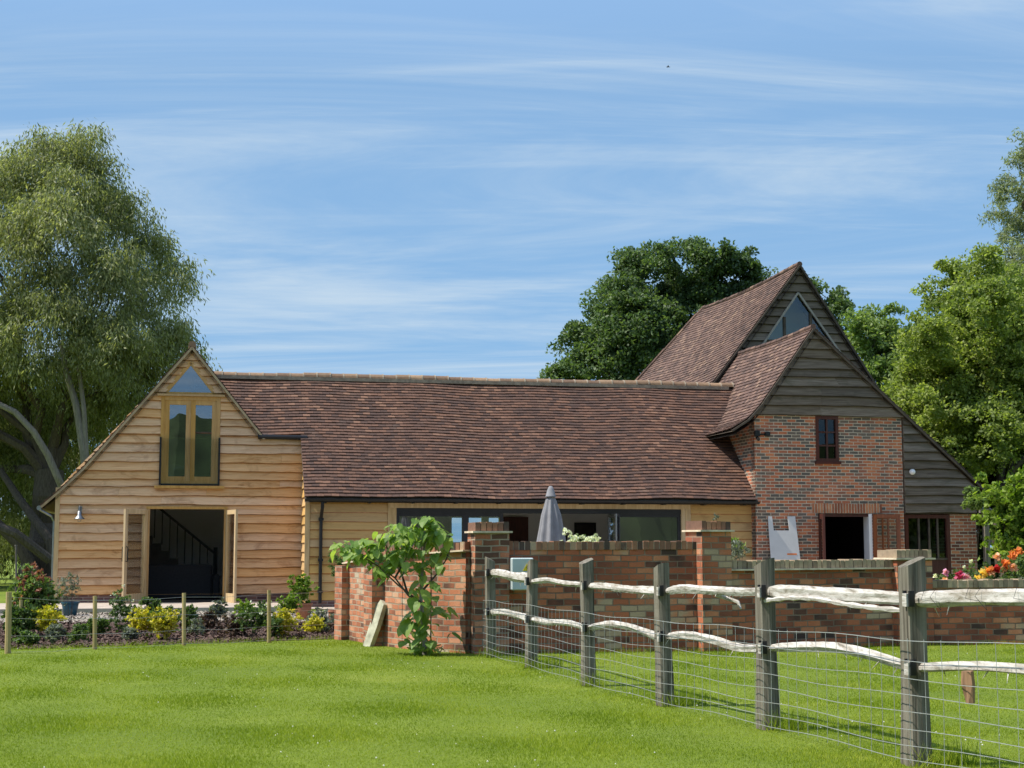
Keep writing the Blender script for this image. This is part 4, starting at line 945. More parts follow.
# rails: (bay, [(fraction, y of its middle in the photo)], thickness)
RAILS = [(0,[(0,573),(.3,574),(.6,577),(1,579)],.115),(0,[(0,612),(.4,612),(.7,615),(1,619)],.095),
 (1,[(0,582),(.35,580),(.65,584),(1,585)],.065),(1,[(0,619),(.3,622),(.7,623),(1,628)],.07),
 (2,[(0,586),(.3,587),(.6,590),(1,592)],.075),(2,[(0,628),(.3,624),(.6,627),(.85,636),(1,640)],.088),
 (3,[(0,592),(.2,588),(.5,591),(.8,592),(1,591)],.07),(3,[(0,637),(.25,635),(.5,640),(.75,649),(1,649)],.072),
 (4,[(0,592),(.25,592),(.6,596),(.85,597),(1,600)],.095),(4,[(0,648),(.3,646),(.5,646),(.75,654),(1,667)],.072),
 (5,[(0,600),(.2,598),(.5,598),(.8,602),(1,606)],.098),(5,[(0,668),(.25,666),(.5,672),(.8,682),(1,694)],.072)]
def rail_pts(i, ys_, n=30):
    a, b = fbase[i], fbase[i+1]; out = []
    for k in range(n+1):
        f_ = -.02 + 1.04*k/n; P = a.lerp(b, f_); P.z = 0
        yy = np.interp(f_, [q[0] for q in ys_], [q[1] for q in ys_])
        # smooth the kinks of the traced height
        y2 = np.mean([np.interp(min(max(f_+e,0),1), [q[0] for q in ys_], [q[1] for q in ys_]) for e in (-.08,-.04,0,.04,.08)])
        Q = at(512, y2, P.y); P.z = Q.z; out.append(P)
    return out
for ri, (i, ys_, th) in enumerate(RAILS):
    pts = rail_pts(i, ys_); mb = MB(); n_ = 10; ph = random.uniform(0, 6); prof = [random.uniform(.68,1.22) for _ in range(n_)]
    for k, P in enumerate(pts):
        f_ = k/(len(pts)-1); taper = min(1, .55 + 5*min(f_, 1-f_))*(1 + .10*math.sin(7*f_+ph))
        for j in range(n_):
            an = 2*math.pi*j/n_ + ph*.1
            r_ = th/2*.79*prof[j]*taper*(1 + random.uniform(-.045,.045) + .10*math.sin(11*f_+j*.9+ph))
            mb.v.append(tuple(P + fn*math.cos(an)*r_*.75 + Vector((0,0,1))*math.sin(an)*r_*1.05))
    for k in range(len(pts)-1):
        for j in range(n_): a = k*n_+j; b_ = k*n_+(j+1)%n_; mb.f.append((a, b_, b_+n_, a+n_))
    mb.f.append(tuple(range(n_))); mb.f.append(tuple((len(pts)-1)*n_+j for j in range(n_)))
    for k in range(7):                                  # splinters of bark left on the underside
        P = pts[random.randint(2, len(pts)-3)] + Vector((0,0,-th*.45)); e = P + Vector((random.uniform(-.05,.05), random.uniform(-.08,.08), -random.uniform(.01,.05)))
        mb.tube([P+Vector((0,0,.02)), e], [.005,.001], 4)
    rl = mb.build('rail', M['rail'], fence)
    # tenon end showing through the face of the post
    if i < 6:
        P = pts[1]; tb = MB(); e = P + fn*(W7[i]*.5+.006); 
        tb.add([e + fdir*x_ + fn*y_ + Vector((0,0,z_)) for z_ in (-.035,.035) for x_, y_ in ((.012,-.02),(.058,-.02),(.058,.012),(.012,.012))], [(0,3,2,1),(4,5,6,7),(0,1,5,4),(1,2,6,5),(2,3,7,6),(3,0,4,7)])
        tb.build('tenon', M['rail'], rl)
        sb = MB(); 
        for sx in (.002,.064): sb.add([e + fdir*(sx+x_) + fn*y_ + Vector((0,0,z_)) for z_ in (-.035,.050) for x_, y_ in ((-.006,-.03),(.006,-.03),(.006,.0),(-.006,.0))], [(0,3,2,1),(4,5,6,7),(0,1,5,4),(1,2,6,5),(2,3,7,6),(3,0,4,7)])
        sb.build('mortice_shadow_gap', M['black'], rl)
# stray split branch slung under one rail, splinters and the little hanging block
mb = MB(); pts = rail_pts(4, [(0,601),(.2,598),(.4,598),(.7,606),(1,611)]); mb.tube([p + fn*.03 for p in pts], [.012+.008*math.sin(k) ** 2 for k in range(len(pts))], 6); mb.build('split_branch', M['rail'], fence)
p0 = at(716,594,11.2); p1 = at(726,598,11.2); p2 = at(738,602,11.1); p3 = at(741,609,11.05)
mb = MB(); mb.tube([p0,p1,p2,p3], [.022,.016,.014,.006], 6); mb.build('broken_branch', M['rail'], fence)
p0 = at(968,671,7.75); p1 = at(971,703,7.75)
mb = MB(); mb.tube([p0,p0.lerp(p1,.4),p1], [.03,.034,.022], 7, jit=.2); mb.build('hanging_stub', m_wood('tan_bark', [(.3,(.10,.06,.04)),(.6,(.30,.19,.12))], (9,9,1), 0, .9), fence)
# netting, on the lawn side of the posts
mb = MB(); hz = [.05,.12,.20,.29,.38,.47,.57,.68]
path = []
for i in range(6):
    for k in range(8): f_ = k/8; path.append(fbase[i].lerp(fbase[i+1], f_))
path.append(fbase[6]); path = [Vector((p.x, p.y, float(ground_z(p.x, p.y)))) + fn*(.10) for p in path]
for h_ in hz:
    mb.tube([p + Vector((0,0,h_ + .008*math.sin(k*.9+h_*9))) for k, p in enumerate(path)], .0022 if h_ < .6 else .0028, 4)
s = 0; seg = 0
tot = [0]
for a, b in zip(path[:-1], path[1:]): tot.append(tot[-1] + (b-a).length)
x_ = .05
while x_ < tot[-1]:
    k = max(j for j in range(len(tot)) if tot[j] <= x_); k = min(k, len(path)-2); f_ = (x_-tot[k])/(tot[k+1]-tot[k]); P = path[k].lerp(path[k+1], f_)
    mb.tube([P + Vector((0,0,.03)), P + Vector((random.uniform(-.006,.006),0,.35)), P + Vector((0,0,.685))], .0018, 4); x_ += .15
mb.build('wire_netting', M['wire'], fence)
# fallen wire lying over the top rail at the right
mb = MB(); pp = rail_pts(5, RAILS[10][1], 24)
for k in range(2, 22, 4):
    P, Q = pp[k], pp[k+2]; r_ = .055
    mb.tube([P+Vector((0,0,r_))+fn*.02, P+fn*.06+fdir*.03, Q+fn*.062-Vector((0,0,.02)), Q+fn*.055-Vector((0,0,.06)), Q.lerp(P,.4)+fn*.066+Vector((0,0,.01)), P+Vector((0,0,r_+.004))+fn*.01+fdir*.1], .0014, 4)
mb.build('loose_wire', M['black'], fence)

# ------------------------------------------------------------------ stake fence of the bed
stakes = [(8,650,9,592,19.0,.075,''),(22,649,21,600,21.5,.05,''),(95,649,95,596,19.9,.055,''),(184,644,184,593,20.8,.055,''),(269,641,269,590,21.5,.055,''),(349,638,349,585,22.4,.06,'')]
sfe = thing('stake_fence', 'low fence of pale wooden stakes and wire along the flower bed', 'fence', (at(184,644,20.8).x, 20.8, 0))
tops = []
for px, pb_, pt_x, pt_y, Y, w, _ in stakes:
    a = at(px, pb_, Y); t = at(pt_x, pt_y, Y); a.z = -.05; mb = MB(); mb.tube([a, a.lerp(t,.5), t], [w/2*1.05,w/2,w/2*.96], 9, jit=.05); mb.build('stake', M['stake'], sfe)
    tops.append((a, t))
mb = MB(); tl = [tops[0], tops[2], tops[3], tops[4], tops[5]]
for a, b in zip(tl[:-1], tl[1:]):
    for h_ in (.93,.62,.36,.12):
        p, q = a[0].lerp(a[1], h_) - Vector((0,.04,0)), b[0].lerp(b[1], h_) - Vector((0,.04,0)); m_ = p.lerp(q,.5) - Vector((0,0,.02))
        mb.tube([p, m_, q], .0028, 4)
mb.build('fence_wire', M['wire'], sfe)
a, t = at(16,600,26), at(16,546,26); a.z = 0
o = MB(); o.tube([a, a.lerp(t,.6)+Vector((.01,0,0)), t], .018, 8); o.tube([t-Vector((0,0,.004)), t+Vector((0,0,.02))], .024, 8); tag(o.build('garden_pole', M['post']), 'thin grey pole standing up behind the red-tipped shrub', 'pole')

# ------------------------------------------------------------------ parasol
pc = at(551, 600, 25.5); pc.z = 0; zt = at(551,487,25.5).z
pr = thing('parasol', 'closed grey canvas parasol standing behind the garden wall', 'parasol', pc); OFF[pr.name] = (0,0,0)
mb = MB(); mb.tube([(0,0,.05),(0,0,zt-.02)], .025, 10); mb.build('pole', M['anth'], pr)
mb = MB(); mb.lathe([(0,0),(.26,0),(.26,.05),(.06,.09),(.05,.25),(0,.25)], n=20); mb.build('base', M['anth'], pr)
mb = MB(); n_ = 48
prof = [(.0,.035),(.10,.05),(.20,.085),(.45,.145),(.8,.20),(1.1,.245),(1.18,.25)]
for dz, r_ in prof:
    for j in range(n_):
        an = 2*math.pi*j/n_; k = 1 + (.20*math.cos(8*an+dz*.7) + .06*math.sin(3*an+1))*min(1, dz/.4)
        mb.v.append((r_*k*math.cos(an), r_*k*math.sin(an), zt - .03 - dz - (.03*math.cos(8*an) if dz > 1.1 else 0)))
for i in range(len(prof)-1):
    for j in range(n_): mb.f.append((i*n_+j, (i+1)*n_+j, (i+1)*n_+(j+1)%n_, i*n_+(j+1)%n_))
mb.build('canopy', M['parasol'], pr, smooth=True)
mb = MB(); mb.lathe([(0,.04),(.03,.03),(.055,-.02),(.085,-.13),(.10,-.15),(.06,-.14)], (0,0,zt-.02), 20); mb.build('top_cap', M['parasol'], pr, smooth=True)

# ------------------------------------------------------------------ plants
def unit(n): v = RNG.normal(0, 1, (n,3)); return v/np.linalg.norm(v, axis=1, keepdims=True)
def leaf_quads(c, ln, wd, axis=None, spread=1.0, flat=.0):
    """Rhombic leaves at c; axis = preferred direction of the leaf, spread = how far they stray from it."""
    n = len(c); a = unit(n)*spread
    if axis is not None: a = a + axis
    a /= np.linalg.norm(a, axis=1, keepdims=True)
    r = unit(n)
    if flat: r = r + np.array([0,0,flat])          # leaf faces turn up to the light
    nrm_ = r - (r*a).sum(1, keepdims=True)*a; nrm_ /= np.linalg.norm(nrm_, axis=1, keepdims=True)
    b = np.cross(a, nrm_)
    L = (ln*RNG.uniform(.65,1.3,n))[:,None]; W = (wd*RNG.uniform(.7,1.25,n))[:,None]
    return np.stack([c - a*L/2, c - a*L*.05 + b*W/2, c + a*L/2, c - a*L*.05 - b*W/2], 1)
def crown(lobes, n, per, clump, shell=.5, droop=0.0, top=.35):
    """Leaf centres: lobes (x,y,z,rx,ry,rz); twigs cluster on the lobes' shells, leaves cluster on the twigs."""
    lob = np.array(lobes); w = (lob[:,3]*lob[:,5])**1.15; w /= w.sum(); k = n//per
    idx = RNG.choice(len(lob), k, p=w); d = unit(k); d[:,2] += top*np.abs(RNG.normal(0,1,k)); d /= np.linalg.norm(d, axis=1, keepdims=True)
    r = shell + (1-shell)*RNG.uniform(0,1,k)**.6; r *= 1 + RNG.normal(0,.10,k)
    tw = lob[idx,:3] + d*lob[idx,3:6]*r[:,None]
    out = np.repeat(tw, per, 0); dd = np.repeat(d, per, 0); n2 = len(out)
    rad = clump*RNG.uniform(.45,1.25,k)
    off = unit(n2)*(RNG.uniform(0,1,n2)**.45)[:,None]; off[:,2] = off[:,2]*.6 - .28*(off[:,0]**2 + off[:,1]**2)
    out = out + off*np.repeat(rad, per)[:,None]; dd = .35*dd + off
    if droop: out[:,2] -= np.abs(RNG.normal(0, droop, n2)); 
    return out, dd
def px_lobes(L, Y, dy=2.0, ky=1.0):
    out = []
    for e in L:
        px, py, r = e[:3]; yo = e[3] if len(e) > 3 else random.uniform(-dy, dy); c = at(px, py, Y + yo); q = r*(Y+yo)/FPX
        out.append((c.x, c.y, c.z, q, q*ky, q*(e[4] if len(e) > 4 else .9)))
    return out
def limb(mb, pts, r0, r1, n=9):
    k = len(pts); mb.tube(pts, [r0 + (r1-r0)*(i/(k-1))**.8 for i in range(k)], n, jit=.06)
def wig(a, b, k=6, amp=.3):
    return [a.lerp(b, i/(k-1)) + Vector((random.uniform(-1,1), random.uniform(-1,1), random.uniform(-.4,.4)))*amp*(0 < i < k-1) for i in range(k)]
ML = {
 'willow': m_leaf('willow_leaf', [(.1,(.108,.128,.052)),(.45,(.19,.212,.088)),(.8,(.28,.298,.15)),(1,(.40,.41,.25))], .40, .30),
 'oak': m_leaf('oak_leaf', [(.1,(.036,.065,.026)),(.5,(.07,.118,.042)),(.9,(.12,.175,.065))], .3, .30),
 'lime': m_leaf('lime_green_leaf', [(.1,(.11,.155,.035)),(.5,(.205,.26,.06)),(.9,(.31,.36,.10))], .4, .30),
 'mid': m_leaf('mid_green_leaf', [(.1,(.085,.14,.035)),(.5,(.15,.22,.06)),(.9,(.22,.29,.09))], .35, .35),
 'grey': m_leaf('grey_willow_leaf', [(.1,(.11,.14,.08)),(.5,(.19,.225,.13)),(.9,(.27,.31,.19))], .35, .4),
 'bush': m_leaf('bright_bush_leaf', [(.1,(.06,.12,.012)),(.5,(.15,.235,.025)),(.9,(.25,.33,.05))], .4, .8),
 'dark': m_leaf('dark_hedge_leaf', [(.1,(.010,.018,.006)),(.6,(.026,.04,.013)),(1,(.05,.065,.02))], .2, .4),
 'fig': m_leaf('big_green_leaf', [(.1,(.10,.18,.035)),(.5,(.19,.29,.06)),(.9,(.31,.39,.10))], .40, 2.5, .5, .35),
 'yellow': m_leaf('yellow_leaf', [(.1,(.22,.24,.02)),(.5,(.48,.42,.03)),(.9,(.62,.52,.08))], .35, 3),
 'green': m_leaf('garden_leaf', [(.1,(.035,.07,.015)),(.5,(.075,.13,.03)),(.9,(.15,.21,.06))], .3, 3),
 'redtip': m_leaf('red_tip_leaf', [(.1,(.12,.05,.03)),(.5,(.28,.10,.07)),(.9,(.40,.20,.14))], .3, 3),
 'silver': m_leaf('silver_leaf', [(.1,(.06,.07,.055)),(.5,(.12,.14,.11)),(.9,(.24,.27,.20))], .25, 3),
 'purple': m_leaf('bronze_leaf', [(.1,(.03,.018,.014)),(.5,(.07,.04,.028)),(.9,(.13,.09,.05))], .2, 3),
 'blossom': m_leaf('white_blossom', [(.2,(.45,.5,.36)),(.8,(.75,.76,.62))], .2, 3)}
def tree(name, label, lobes, n, leaf, ln, wd, base, trunk_r, crown_c, mat_b='bark', per=22, clump=.35, droop=0, axis=None, spread=1, limbs=7, shell=.5, extra=None, flat=.5, top=.35, group=None, cat='tree'):
    t = thing(name, label, cat, base, group=group)
    mb = MB(); c = Vector(crown_c); b = Vector(base); fork = b.lerp(c, .45)
    limb(mb, wig(b - Vector((0,0,.1)), fork, 6, trunk_r*.5), trunk_r, trunk_r*.7)
    big = sorted(lobes, key=lambda l: -l[3])[:limbs]
    mb.build('trunk', M[mat_b], t)
    for l in big:
        m2 = MB(); e = Vector(l[:3]); limb(m2, wig(fork - Vector((0,0,.15)), e, 7, (e-fork).length*.06), trunk_r*.34, .03, 7)
        for q in range(6):
            e2 = e + Vector((random.uniform(-1,1)*l[3], random.uniform(-1,1)*l[4], random.uniform(-.2,1)*l[5]))*.8
            limb(m2, wig(fork.lerp(e,.55+.06*q), e2, 5, .15), .05, .012, 5)
        m2.build('limb', M[mat_b], t)
    if extra: extra(t)
    P, D = crown(lobes, n, per, clump, shell, droop, top)
    ax = None if axis is None else (np.array(axis)[None,:] + .5*D)
    link_quads('crown', leaf_quads(P, ln, wd, ax, spread, flat), ML[leaf], t)
    return t
# big willow on the left
wl_l = [(55,158,30,0),(78,150,24,1),(28,165,26,-.5),(5,182,34,-1),(100,176,28,1),(126,208,27,0),(105,210,30,1.5),(60,200,40,-1),(148,255,34,1),(172,285,25,.5),(185,262,12,.5),(60,235,52,-1.5),(-5,265,62,-2),(100,290,58,-1),(155,325,42,0),(174,340,22,.5),(40,330,58,-2.5),(-40,350,70,-1),
        (90,380,55,.5),(140,380,42,1.5),(200,362,14,4),(-70,250,70,0),(-120,330,80,0),(-20,200,50,1),(30,140,18,0),(85,140,20,0),(0,430,50,2.5),(-60,450,60,2),(40,425,40,3.5),(115,345,40,-2),(-90,180,50,1),
        (-10,490,40,4),(-70,540,50,3),(30,500,34,5),(70,430,44,5),(110,420,36,5),(85,470,34,6),(20,450,50,6),(50,520,36,6),(100,380,44,4),(0,540,36,7),(60,560,30,7),(30,460,26,1),(95,405,22,1.5),(25,390,28,1),(55,425,16,.8),(120,375,24,2.5)]
def willow_limbs(t):
    mb = MB(); limb(mb, [at(70,505,45.5),at(58,478,45),at(48,455,44.8),at(34,432,44.6),at(15,412,44.5),at(-15,398,44.5)], .125, .085)
    limb(mb, [at(90,500,45.5),at(84,450,45.2),at(76,405,45),at(66,372,45),at(62,345,45)], .16, .07); limb(mb, [at(86,455,45.2),at(84,410,45),at(79,370,45),at(77,335,45)], .09, .05)
    mb.build('limb', M['bark_pale'], t)
    mb = MB(); limb(mb, [at(40,585,46),at(20,545,46),at(-5,522,46),at(-50,500,46)], .24, .12); limb(mb, [at(62,592,46),at(50,540,46),at(20,500,46.5),at(0,470,47)], .2, .1); limb(mb, [at(-20,520,45),at(15,533,45),at(50,560,45.5)], .13, .16)
    mb.build('limb', M['bark'], t)
wt = at(40,585,47); wt.z = 0
tree('willow_tree', 'huge olive green willow with pale limbs rising behind the oak gable', px_lobes(wl_l, 47, 1.5, 1.1), 360000, 'willow', .17, .040, wt, .62, at(60,330,47), 'bark', 110, .62, .30, (0,0,-.9), .65, 8, .55, willow_limbs, .7, .45)
# dark oak behind the roof
ok_l = [(648,272,30),(690,262,26),(735,278,26),(662,258,14),(612,312,32),(582,345,22),(566,378,18),(640,325,42),(690,315,44),(735,315,36),(762,292,20),(600,370,34),(648,372,44),(822,296,18),(838,312,16),(800,330,36),(565,345,8),(625,285,14),(700,370,50),(760,360,50),(630,263,9),(715,255,14),(745,262,14)]
ot = at(690,545,74); ot.z = 0
tree('oak_tree', 'dark green broad oak rising behind the long tiled roof', px_lobes(ok_l, 74, 1.5, 1.1), 140000, 'oak', .20, .125, ot, .6, at(690,330,74), 'bark', 130, .72, 0, None, 1, 8, .7, None, .9, .3)
# right-hand group
rm_l = [(870,335,24),(888,352,26),(848,318,8),(905,345,20),(872,312,9),(893,312,8),(905,370,30),(880,380,26),(850,345,14)]
tb = at(880,545,60); tb.z = 0
tree('ash_tree', 'light feathery young tree in the gap right of the tall gable', px_lobes(rm_l, 60, 1.0), 20000, 'mid', .20, .09, tb, .22, at(885,350,60), 'bark', 60, .42, 0, None, 1, 5, .5, None, .6)
gr_l = [(1008,190,18),(1032,165,26),(1000,215,14),(1012,240,22),(1030,255,26),(990,250,12),(1050,215,40),(1040,290,40),(1075,260,50),(1005,270,18),(1022,140,10)]
tb = at(1050,545,66); tb.z = 0
tree('white_willow', 'tall thin grey-green tree at the far right edge', px_lobes(gr_l, 66, 1.5), 34000, 'grey', .22, .055, tb, .35, at(1040,250,66), 'bark', 70, .55, .12, (0,0,-.5), .9, 6, .4, None, .5)
lm_l = [(945,318,26),(985,312,34),(1020,330,40),(930,290,10),(958,285,16),(940,370,34),(912,375,20),(985,375,44),(1030,400,54),(955,410,34),(985,435,40),(1075,360,60),(930,340,26),(1000,280,18),(925,405,20),(1090,430,60),(1040,450,40),(965,455,24),(912,395,24,2),(922,415,30,2.5),(938,440,34,2.5),(958,462,30,2),(930,395,34,1),(975,440,44,1.5),(920,350,24),(960,345,34),(1000,355,36),(970,290,24),(960,400,56,4),(1010,420,56,4),(930,430,28,4),(985,335,46,4),(940,385,38,3.5),(1045,360,60,4),(975,455,36,4),(1015,470,34,3),(950,270,12),(985,262,14),(1015,300,26)]
tb = at(1000,560,47); tb.z = 0
tree('maple_tree', 'broad yellow-green leafy tree right of the brick house', px_lobes(lm_l, 47, 1.5, 1.1), 250000, 'lime', .125, .082, tb, .35, at(1000,370,47), 'bark', 120, .50, 0, None, 1, 7, .65, None, .8, .45)
# dark undergrowth and hedges behind
def shrub(name, label, lobes, n, leaf, ln, wd, base, per=14, clump=.1, cat='shrub', group=None, axis=None, spread=1, shell=.35, stems=6, flat=.5, droop=0, second=None, stem_m='bark'):
    t = thing(name, label, cat, base, group=group)
    mb = MB(); b = Vector(base)
    for k in range(stems):
        l = lobes[k % len(lobes)]; e = Vector(l[:3]) + Vector((random.uniform(-.5,.5)*l[3], random.uniform(-.5,.5)*l[4], random.uniform(0,.6)*l[5])); r_ = max(.004, .02*l[3])
        limb(mb, wig(b + Vector((random.uniform(-.1,.1)*l[3], random.uniform(-.1,.1)*l[3], -.02)), e, 5, .08*l[3]), r_, r_*.4, 5)
    mb.build('stems', M[stem_m], t)
    P, D = crown(lobes, n, per, clump, shell, droop); ax = None if axis is None else (np.array(axis)[None,:] + .4*D)
    link_quads('foliage', leaf_quads(P, ln, wd, ax, spread, flat), ML[leaf], t)
    if second:
        lo2, n2, leaf2, ln2, wd2, nm = second; P, D = crown(lo2, n2, 8, clump*.7, .6, 0, .6); link_quads(nm, leaf_quads(P, ln2, wd2, None, 1, .4), ML[leaf2] if isinstance(leaf2, str) else leaf2, t)
    return t
hl = [(x, 62+random.uniform(-1,1), random.uniform(.9,1.6), 2.2, 1.6, random.uniform(1.4,2.0)) for x in np.arange(-42,-12,2.2)]
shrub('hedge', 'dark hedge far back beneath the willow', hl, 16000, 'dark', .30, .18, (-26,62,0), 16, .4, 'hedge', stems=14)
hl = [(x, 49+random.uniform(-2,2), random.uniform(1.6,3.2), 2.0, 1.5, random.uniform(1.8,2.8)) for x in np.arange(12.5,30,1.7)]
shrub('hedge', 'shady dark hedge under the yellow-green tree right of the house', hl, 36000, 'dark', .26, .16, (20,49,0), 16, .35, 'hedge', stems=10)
bl_ = px_lobes([(1000,500,20),(1018,520,24),(992,522,14),(1035,492,30),(985,492,9),(1010,545,22),(1040,540,30),(1060,510,36),(985,480,6),(1030,560,24)], 33.2, .4)
bb = at(1020,600,33.2); bb.z = 0
shrub('climbing_shrub', 'bright green leafy shrub spilling over the house corner at the right edge', bl_, 12000, 'bush', .13, .08, bb, 14, .12, stems=8)
dl2 = px_lobes([(972,494,9),(978,503,8),(968,504,6)], 34.2, .2)
bb = at(975,600,34.2); bb.z = 0
shrub('creeper', 'small dark creeper under the low eave of the lean-to', dl2, 1500, 'mid', .09, .05, bb, 12, .06, 'climber')
# roses behind the low right wall
mr = lambda n_, c: m_leaf(n_, [(.2, tuple(x*.7 for x in c)), (.8, c)], .3, 6)
def rose_heads(cols, nm, t, c_list):
    for col, (p, r_) in c_list:
        P = np.array([list(p)]*26) + unit(26)*r_*RNG.uniform(.3,1,26)[:,None]; link_quads(nm, leaf_quads(P, r_*1.3, r_*1.1, None, 1, .3), col, t)
ORG, YEL, PNK, MAG, RED, PEA, WHT = mr('rose_orange',(.80,.28,.08)), mr('rose_yellow',(.85,.62,.14)), mr('rose_pink',(.75,.35,.55)), mr('rose_magenta',(.55,.05,.16)), mr('rose_red',(.45,.02,.02)), mr('rose_peach',(.85,.48,.28)), mr('rose_white',(.8,.8,.68))
b = at(990,600,23.2); b.z = 0
ro = shrub('rose_bush', 'orange, yellow and red roses behind the low wall at the right', px_lobes([(958,580,10),(975,578,14),(995,575,16),(1015,568,16),(1035,566,20),(1000,590,24),(1030,590,26)], 23.2, .25), 3500, 'green', .06, .04, b, 10, .06, group='roses behind the low wall')
rose_heads(None, 'rose_head', ro, [(c, (at(x_, y_, 22.9), r_)) for c, x_, y_, r_ in ((ORG,990,570,.07),(ORG,1006,564,.085),(PEA,1013,567,.07),(ORG,1013,555,.07),(RED,996,569,.06),(YEL,983,574,.07),(YEL,978,578,.05),(PEA,992,573,.05),(PEA,997,557,.05),(ORG,1019,551,.06),(WHT,1020,578,.04),(PEA,1003,570,.05))])
b = at(950,600,22.3); b.z = 0
ro = shrub('rose_bush', 'pink and magenta roses just above the low wall beside the capped pier', px_lobes([(945,580,9),(958,578,10),(968,584,10),(938,588,9)], 22.3, .12), 900, 'green', .05, .035, b, 10, .04, group='roses behind the low wall')
rose_heads(None, 'rose_head', ro, [(c, (at(x_, y_, 22.15), r_)) for c, x_, y_, r_ in ((PNK,946,573,.055),(MAG,959,575,.06),(PNK,966,578,.06),(PEA,945,580,.04),(WHT,935,576,.03),(WHT,964,567,.025),(WHT,971,561,.025))])
# courtyard plants
b = at(585,600,24.5); b.z = 0
shrub('flowering_shrub', 'pale leaved shrub behind the wall beside the parasol', px_lobes([(572,538,6),(584,540,8),(594,539,7),(566,532,5),(568,545,9),(590,548,10)], 24.5, .15), 900, 'blossom', .055, .035, b, 10, .04, second=(px_lobes([(580,543,10)], 24.5), 400, 'green', .05, .03, 'leaves'))
b = at(735,600,23); b.z = 0
shrub('olive_bush', 'pale green spiky bush behind the wall right of the second pier', px_lobes([(735,548,10),(728,552,8),(742,553,8),(724,560,10)], 23, .15), 900, 'silver', .08, .018, b, 10, .05, second=(px_lobes([(733,548,10)], 23), 600, 'bush', .08, .02, 'young_leaves'))
b = at(713,600,22); b.z = 0
shrub('wispy_plant', 'thin pale shoots above the cap of the second pier', px_lobes([(716,518,4),(712,524,4),(714,535,4)], 22, .1), 150, 'silver', .07, .015, b, 8, .03)

# plants in the bed
def bush(name, label, px, py, r, Y, leaf, n, ln=.05, wd=.03, tall=1.0, second=None, axis=None, clump=.045, group=None, cat='shrub', base_y=None):
    n = int(n*1.7); r *= 1.22; c = at(px, py, Y); q = r*Y/FPX; lobes = [(c.x+random.uniform(-.5,.5)*q, c.y+random.uniform(-.4,.4)*q, max(.05, c.z+random.uniform(-.4,.4)*q*tall), q*.62, q*.62, q*.62*tall) for _ in range(6)]
    s2 = None
    if second: s2 = ([(l[0], l[1], l[2]+l[5]*.35, l[3]*.9, l[4]*.9, l[5]*.8) for l in lobes], *second)
    return shrub(name, label, lobes, n, leaf, ln, wd, (c.x, c.y, 0), 10, clump, cat, group or 'plants in the flower bed', axis, 1, .3, 7, .4, 0, s2)
bush('photinia', 'large red-tipped shrub at the left end of the flower bed', 36, 597, 21, 22.5, 'mid', 3000, .075, .035, 1.35, (700,'redtip',.08,.035,'red_tips'))
bush('photinia', 'darker green shrub low at the far left behind the thick stake', 20, 625, 16, 21.5, 'green', 1500, .06, .03, 1.2)
bush('wispy_plant', 'wispy grey-green plant in front of the oak boarding near the teal pot', 72, 588, 15, 26, 'silver', 500, .08, .012, 1.2)
bush('spirea', 'yellow leaved shrub beside the red-tipped shrub', 50, 617, 13, 21.6, 'yellow', 900, .055, .03)
bush('dark_shrub', 'small dark silvery shrub in front of the yellow shrub at the left', 53, 634, 9, 20.9, 'silver', 500, .05, .025)
bush('low_plant', 'low green plant on mulch between the first two thin stakes', 76, 634, 10, 21.4, 'green', 700, .05, .025)
bush('tall_plant', 'upright loose green plant behind the second stake', 119, 612, 15, 23.5, 'green', 800, .055, .025, 1.4, (90,'blossom',.03,.025,'flowers'))
bush('spirea', 'bright yellow shrub below the left doorway leaf', 141, 620, 15, 22.3, 'yellow', 1000, .055, .03)
bush('spirea', 'yellow-green shrub just left of the third stake', 166, 624, 15, 21.8, 'yellow', 1000, .055, .03, 1, (300,'green',.05,.03,'lower_leaves'))
bush('low_plant', 'small grey plant right of the third stake', 196, 628, 9, 23, 'silver', 350, .05, .02)
bush('bronze_plant', 'bronze leaved plant on the mulch near the middle of the bed', 232, 627, 13, 22.8, 'purple', 700, .055, .03)
bush('low_plant', 'leafy green plant with pale flower heads left of the fourth stake', 254, 622, 15, 22.6, 'green', 900, .055, .03, 1.2, (90,'blossom',.035,.03,'flowers'))
bush('spirea', 'bright yellow shrub right of the fourth stake', 286, 622, 15, 22.6, 'yellow', 1100, .055, .03, 1.1)
bush('dark_shrub', 'dark silvery shrub near the end of the brick wall', 325, 622, 15, 24, 'silver', 900, .055, .025)
bush('bronze_plant', 'dark purple plant beside the last stake', 338, 630, 8, 23.6, 'purple', 400, .05, .025)
bush('climber_plant', 'tall light green plant growing from the terracotta pot by the downpipe', 303, 592, 12, 28, 'bush', 800, .07, .04, 1.4)
bush('slim_shrub', 'slim grey-green shrub against the oak boarding behind the last stake', 341, 565, 11, 24.5, 'green', 350, .09, .02, 1.9)
for k, (px, py, r, Y, leaf, lab) in enumerate([(98,626,9,22.4,'green','low green plant between the yellow shrub and the second stake'),(152,606,9,24.6,'green','green clump at the path edge behind the yellow shrubs'),
    (186,618,11,23.6,'green','green shrub behind the third stake'),(208,624,10,23.4,'purple','bronze plant midway between the third and fourth stakes'),(220,610,9,25.2,'silver','grey plant at the path edge below the right doorway leaf'),
    (244,608,9,25.5,'bush','light green shrub at the path edge left of the fourth stake'),(272,628,9,22.4,'green','low green plant at the foot of the fourth stake'),(312,626,9,23.6,'yellow','yellow-green shrub left of the dark silvery shrub'),
    (290,606,10,26,'bush','light green clump in front of the terracotta pot'),(30,640,9,20.6,'green','low green plant at the front left corner of the bed'),(128,636,7,21.8,'silver','low grey plant in front of the yellow shrubs')]):
    bush('border_plant', lab, px, py, r, Y, leaf, 650, .055, .028, 1.1)
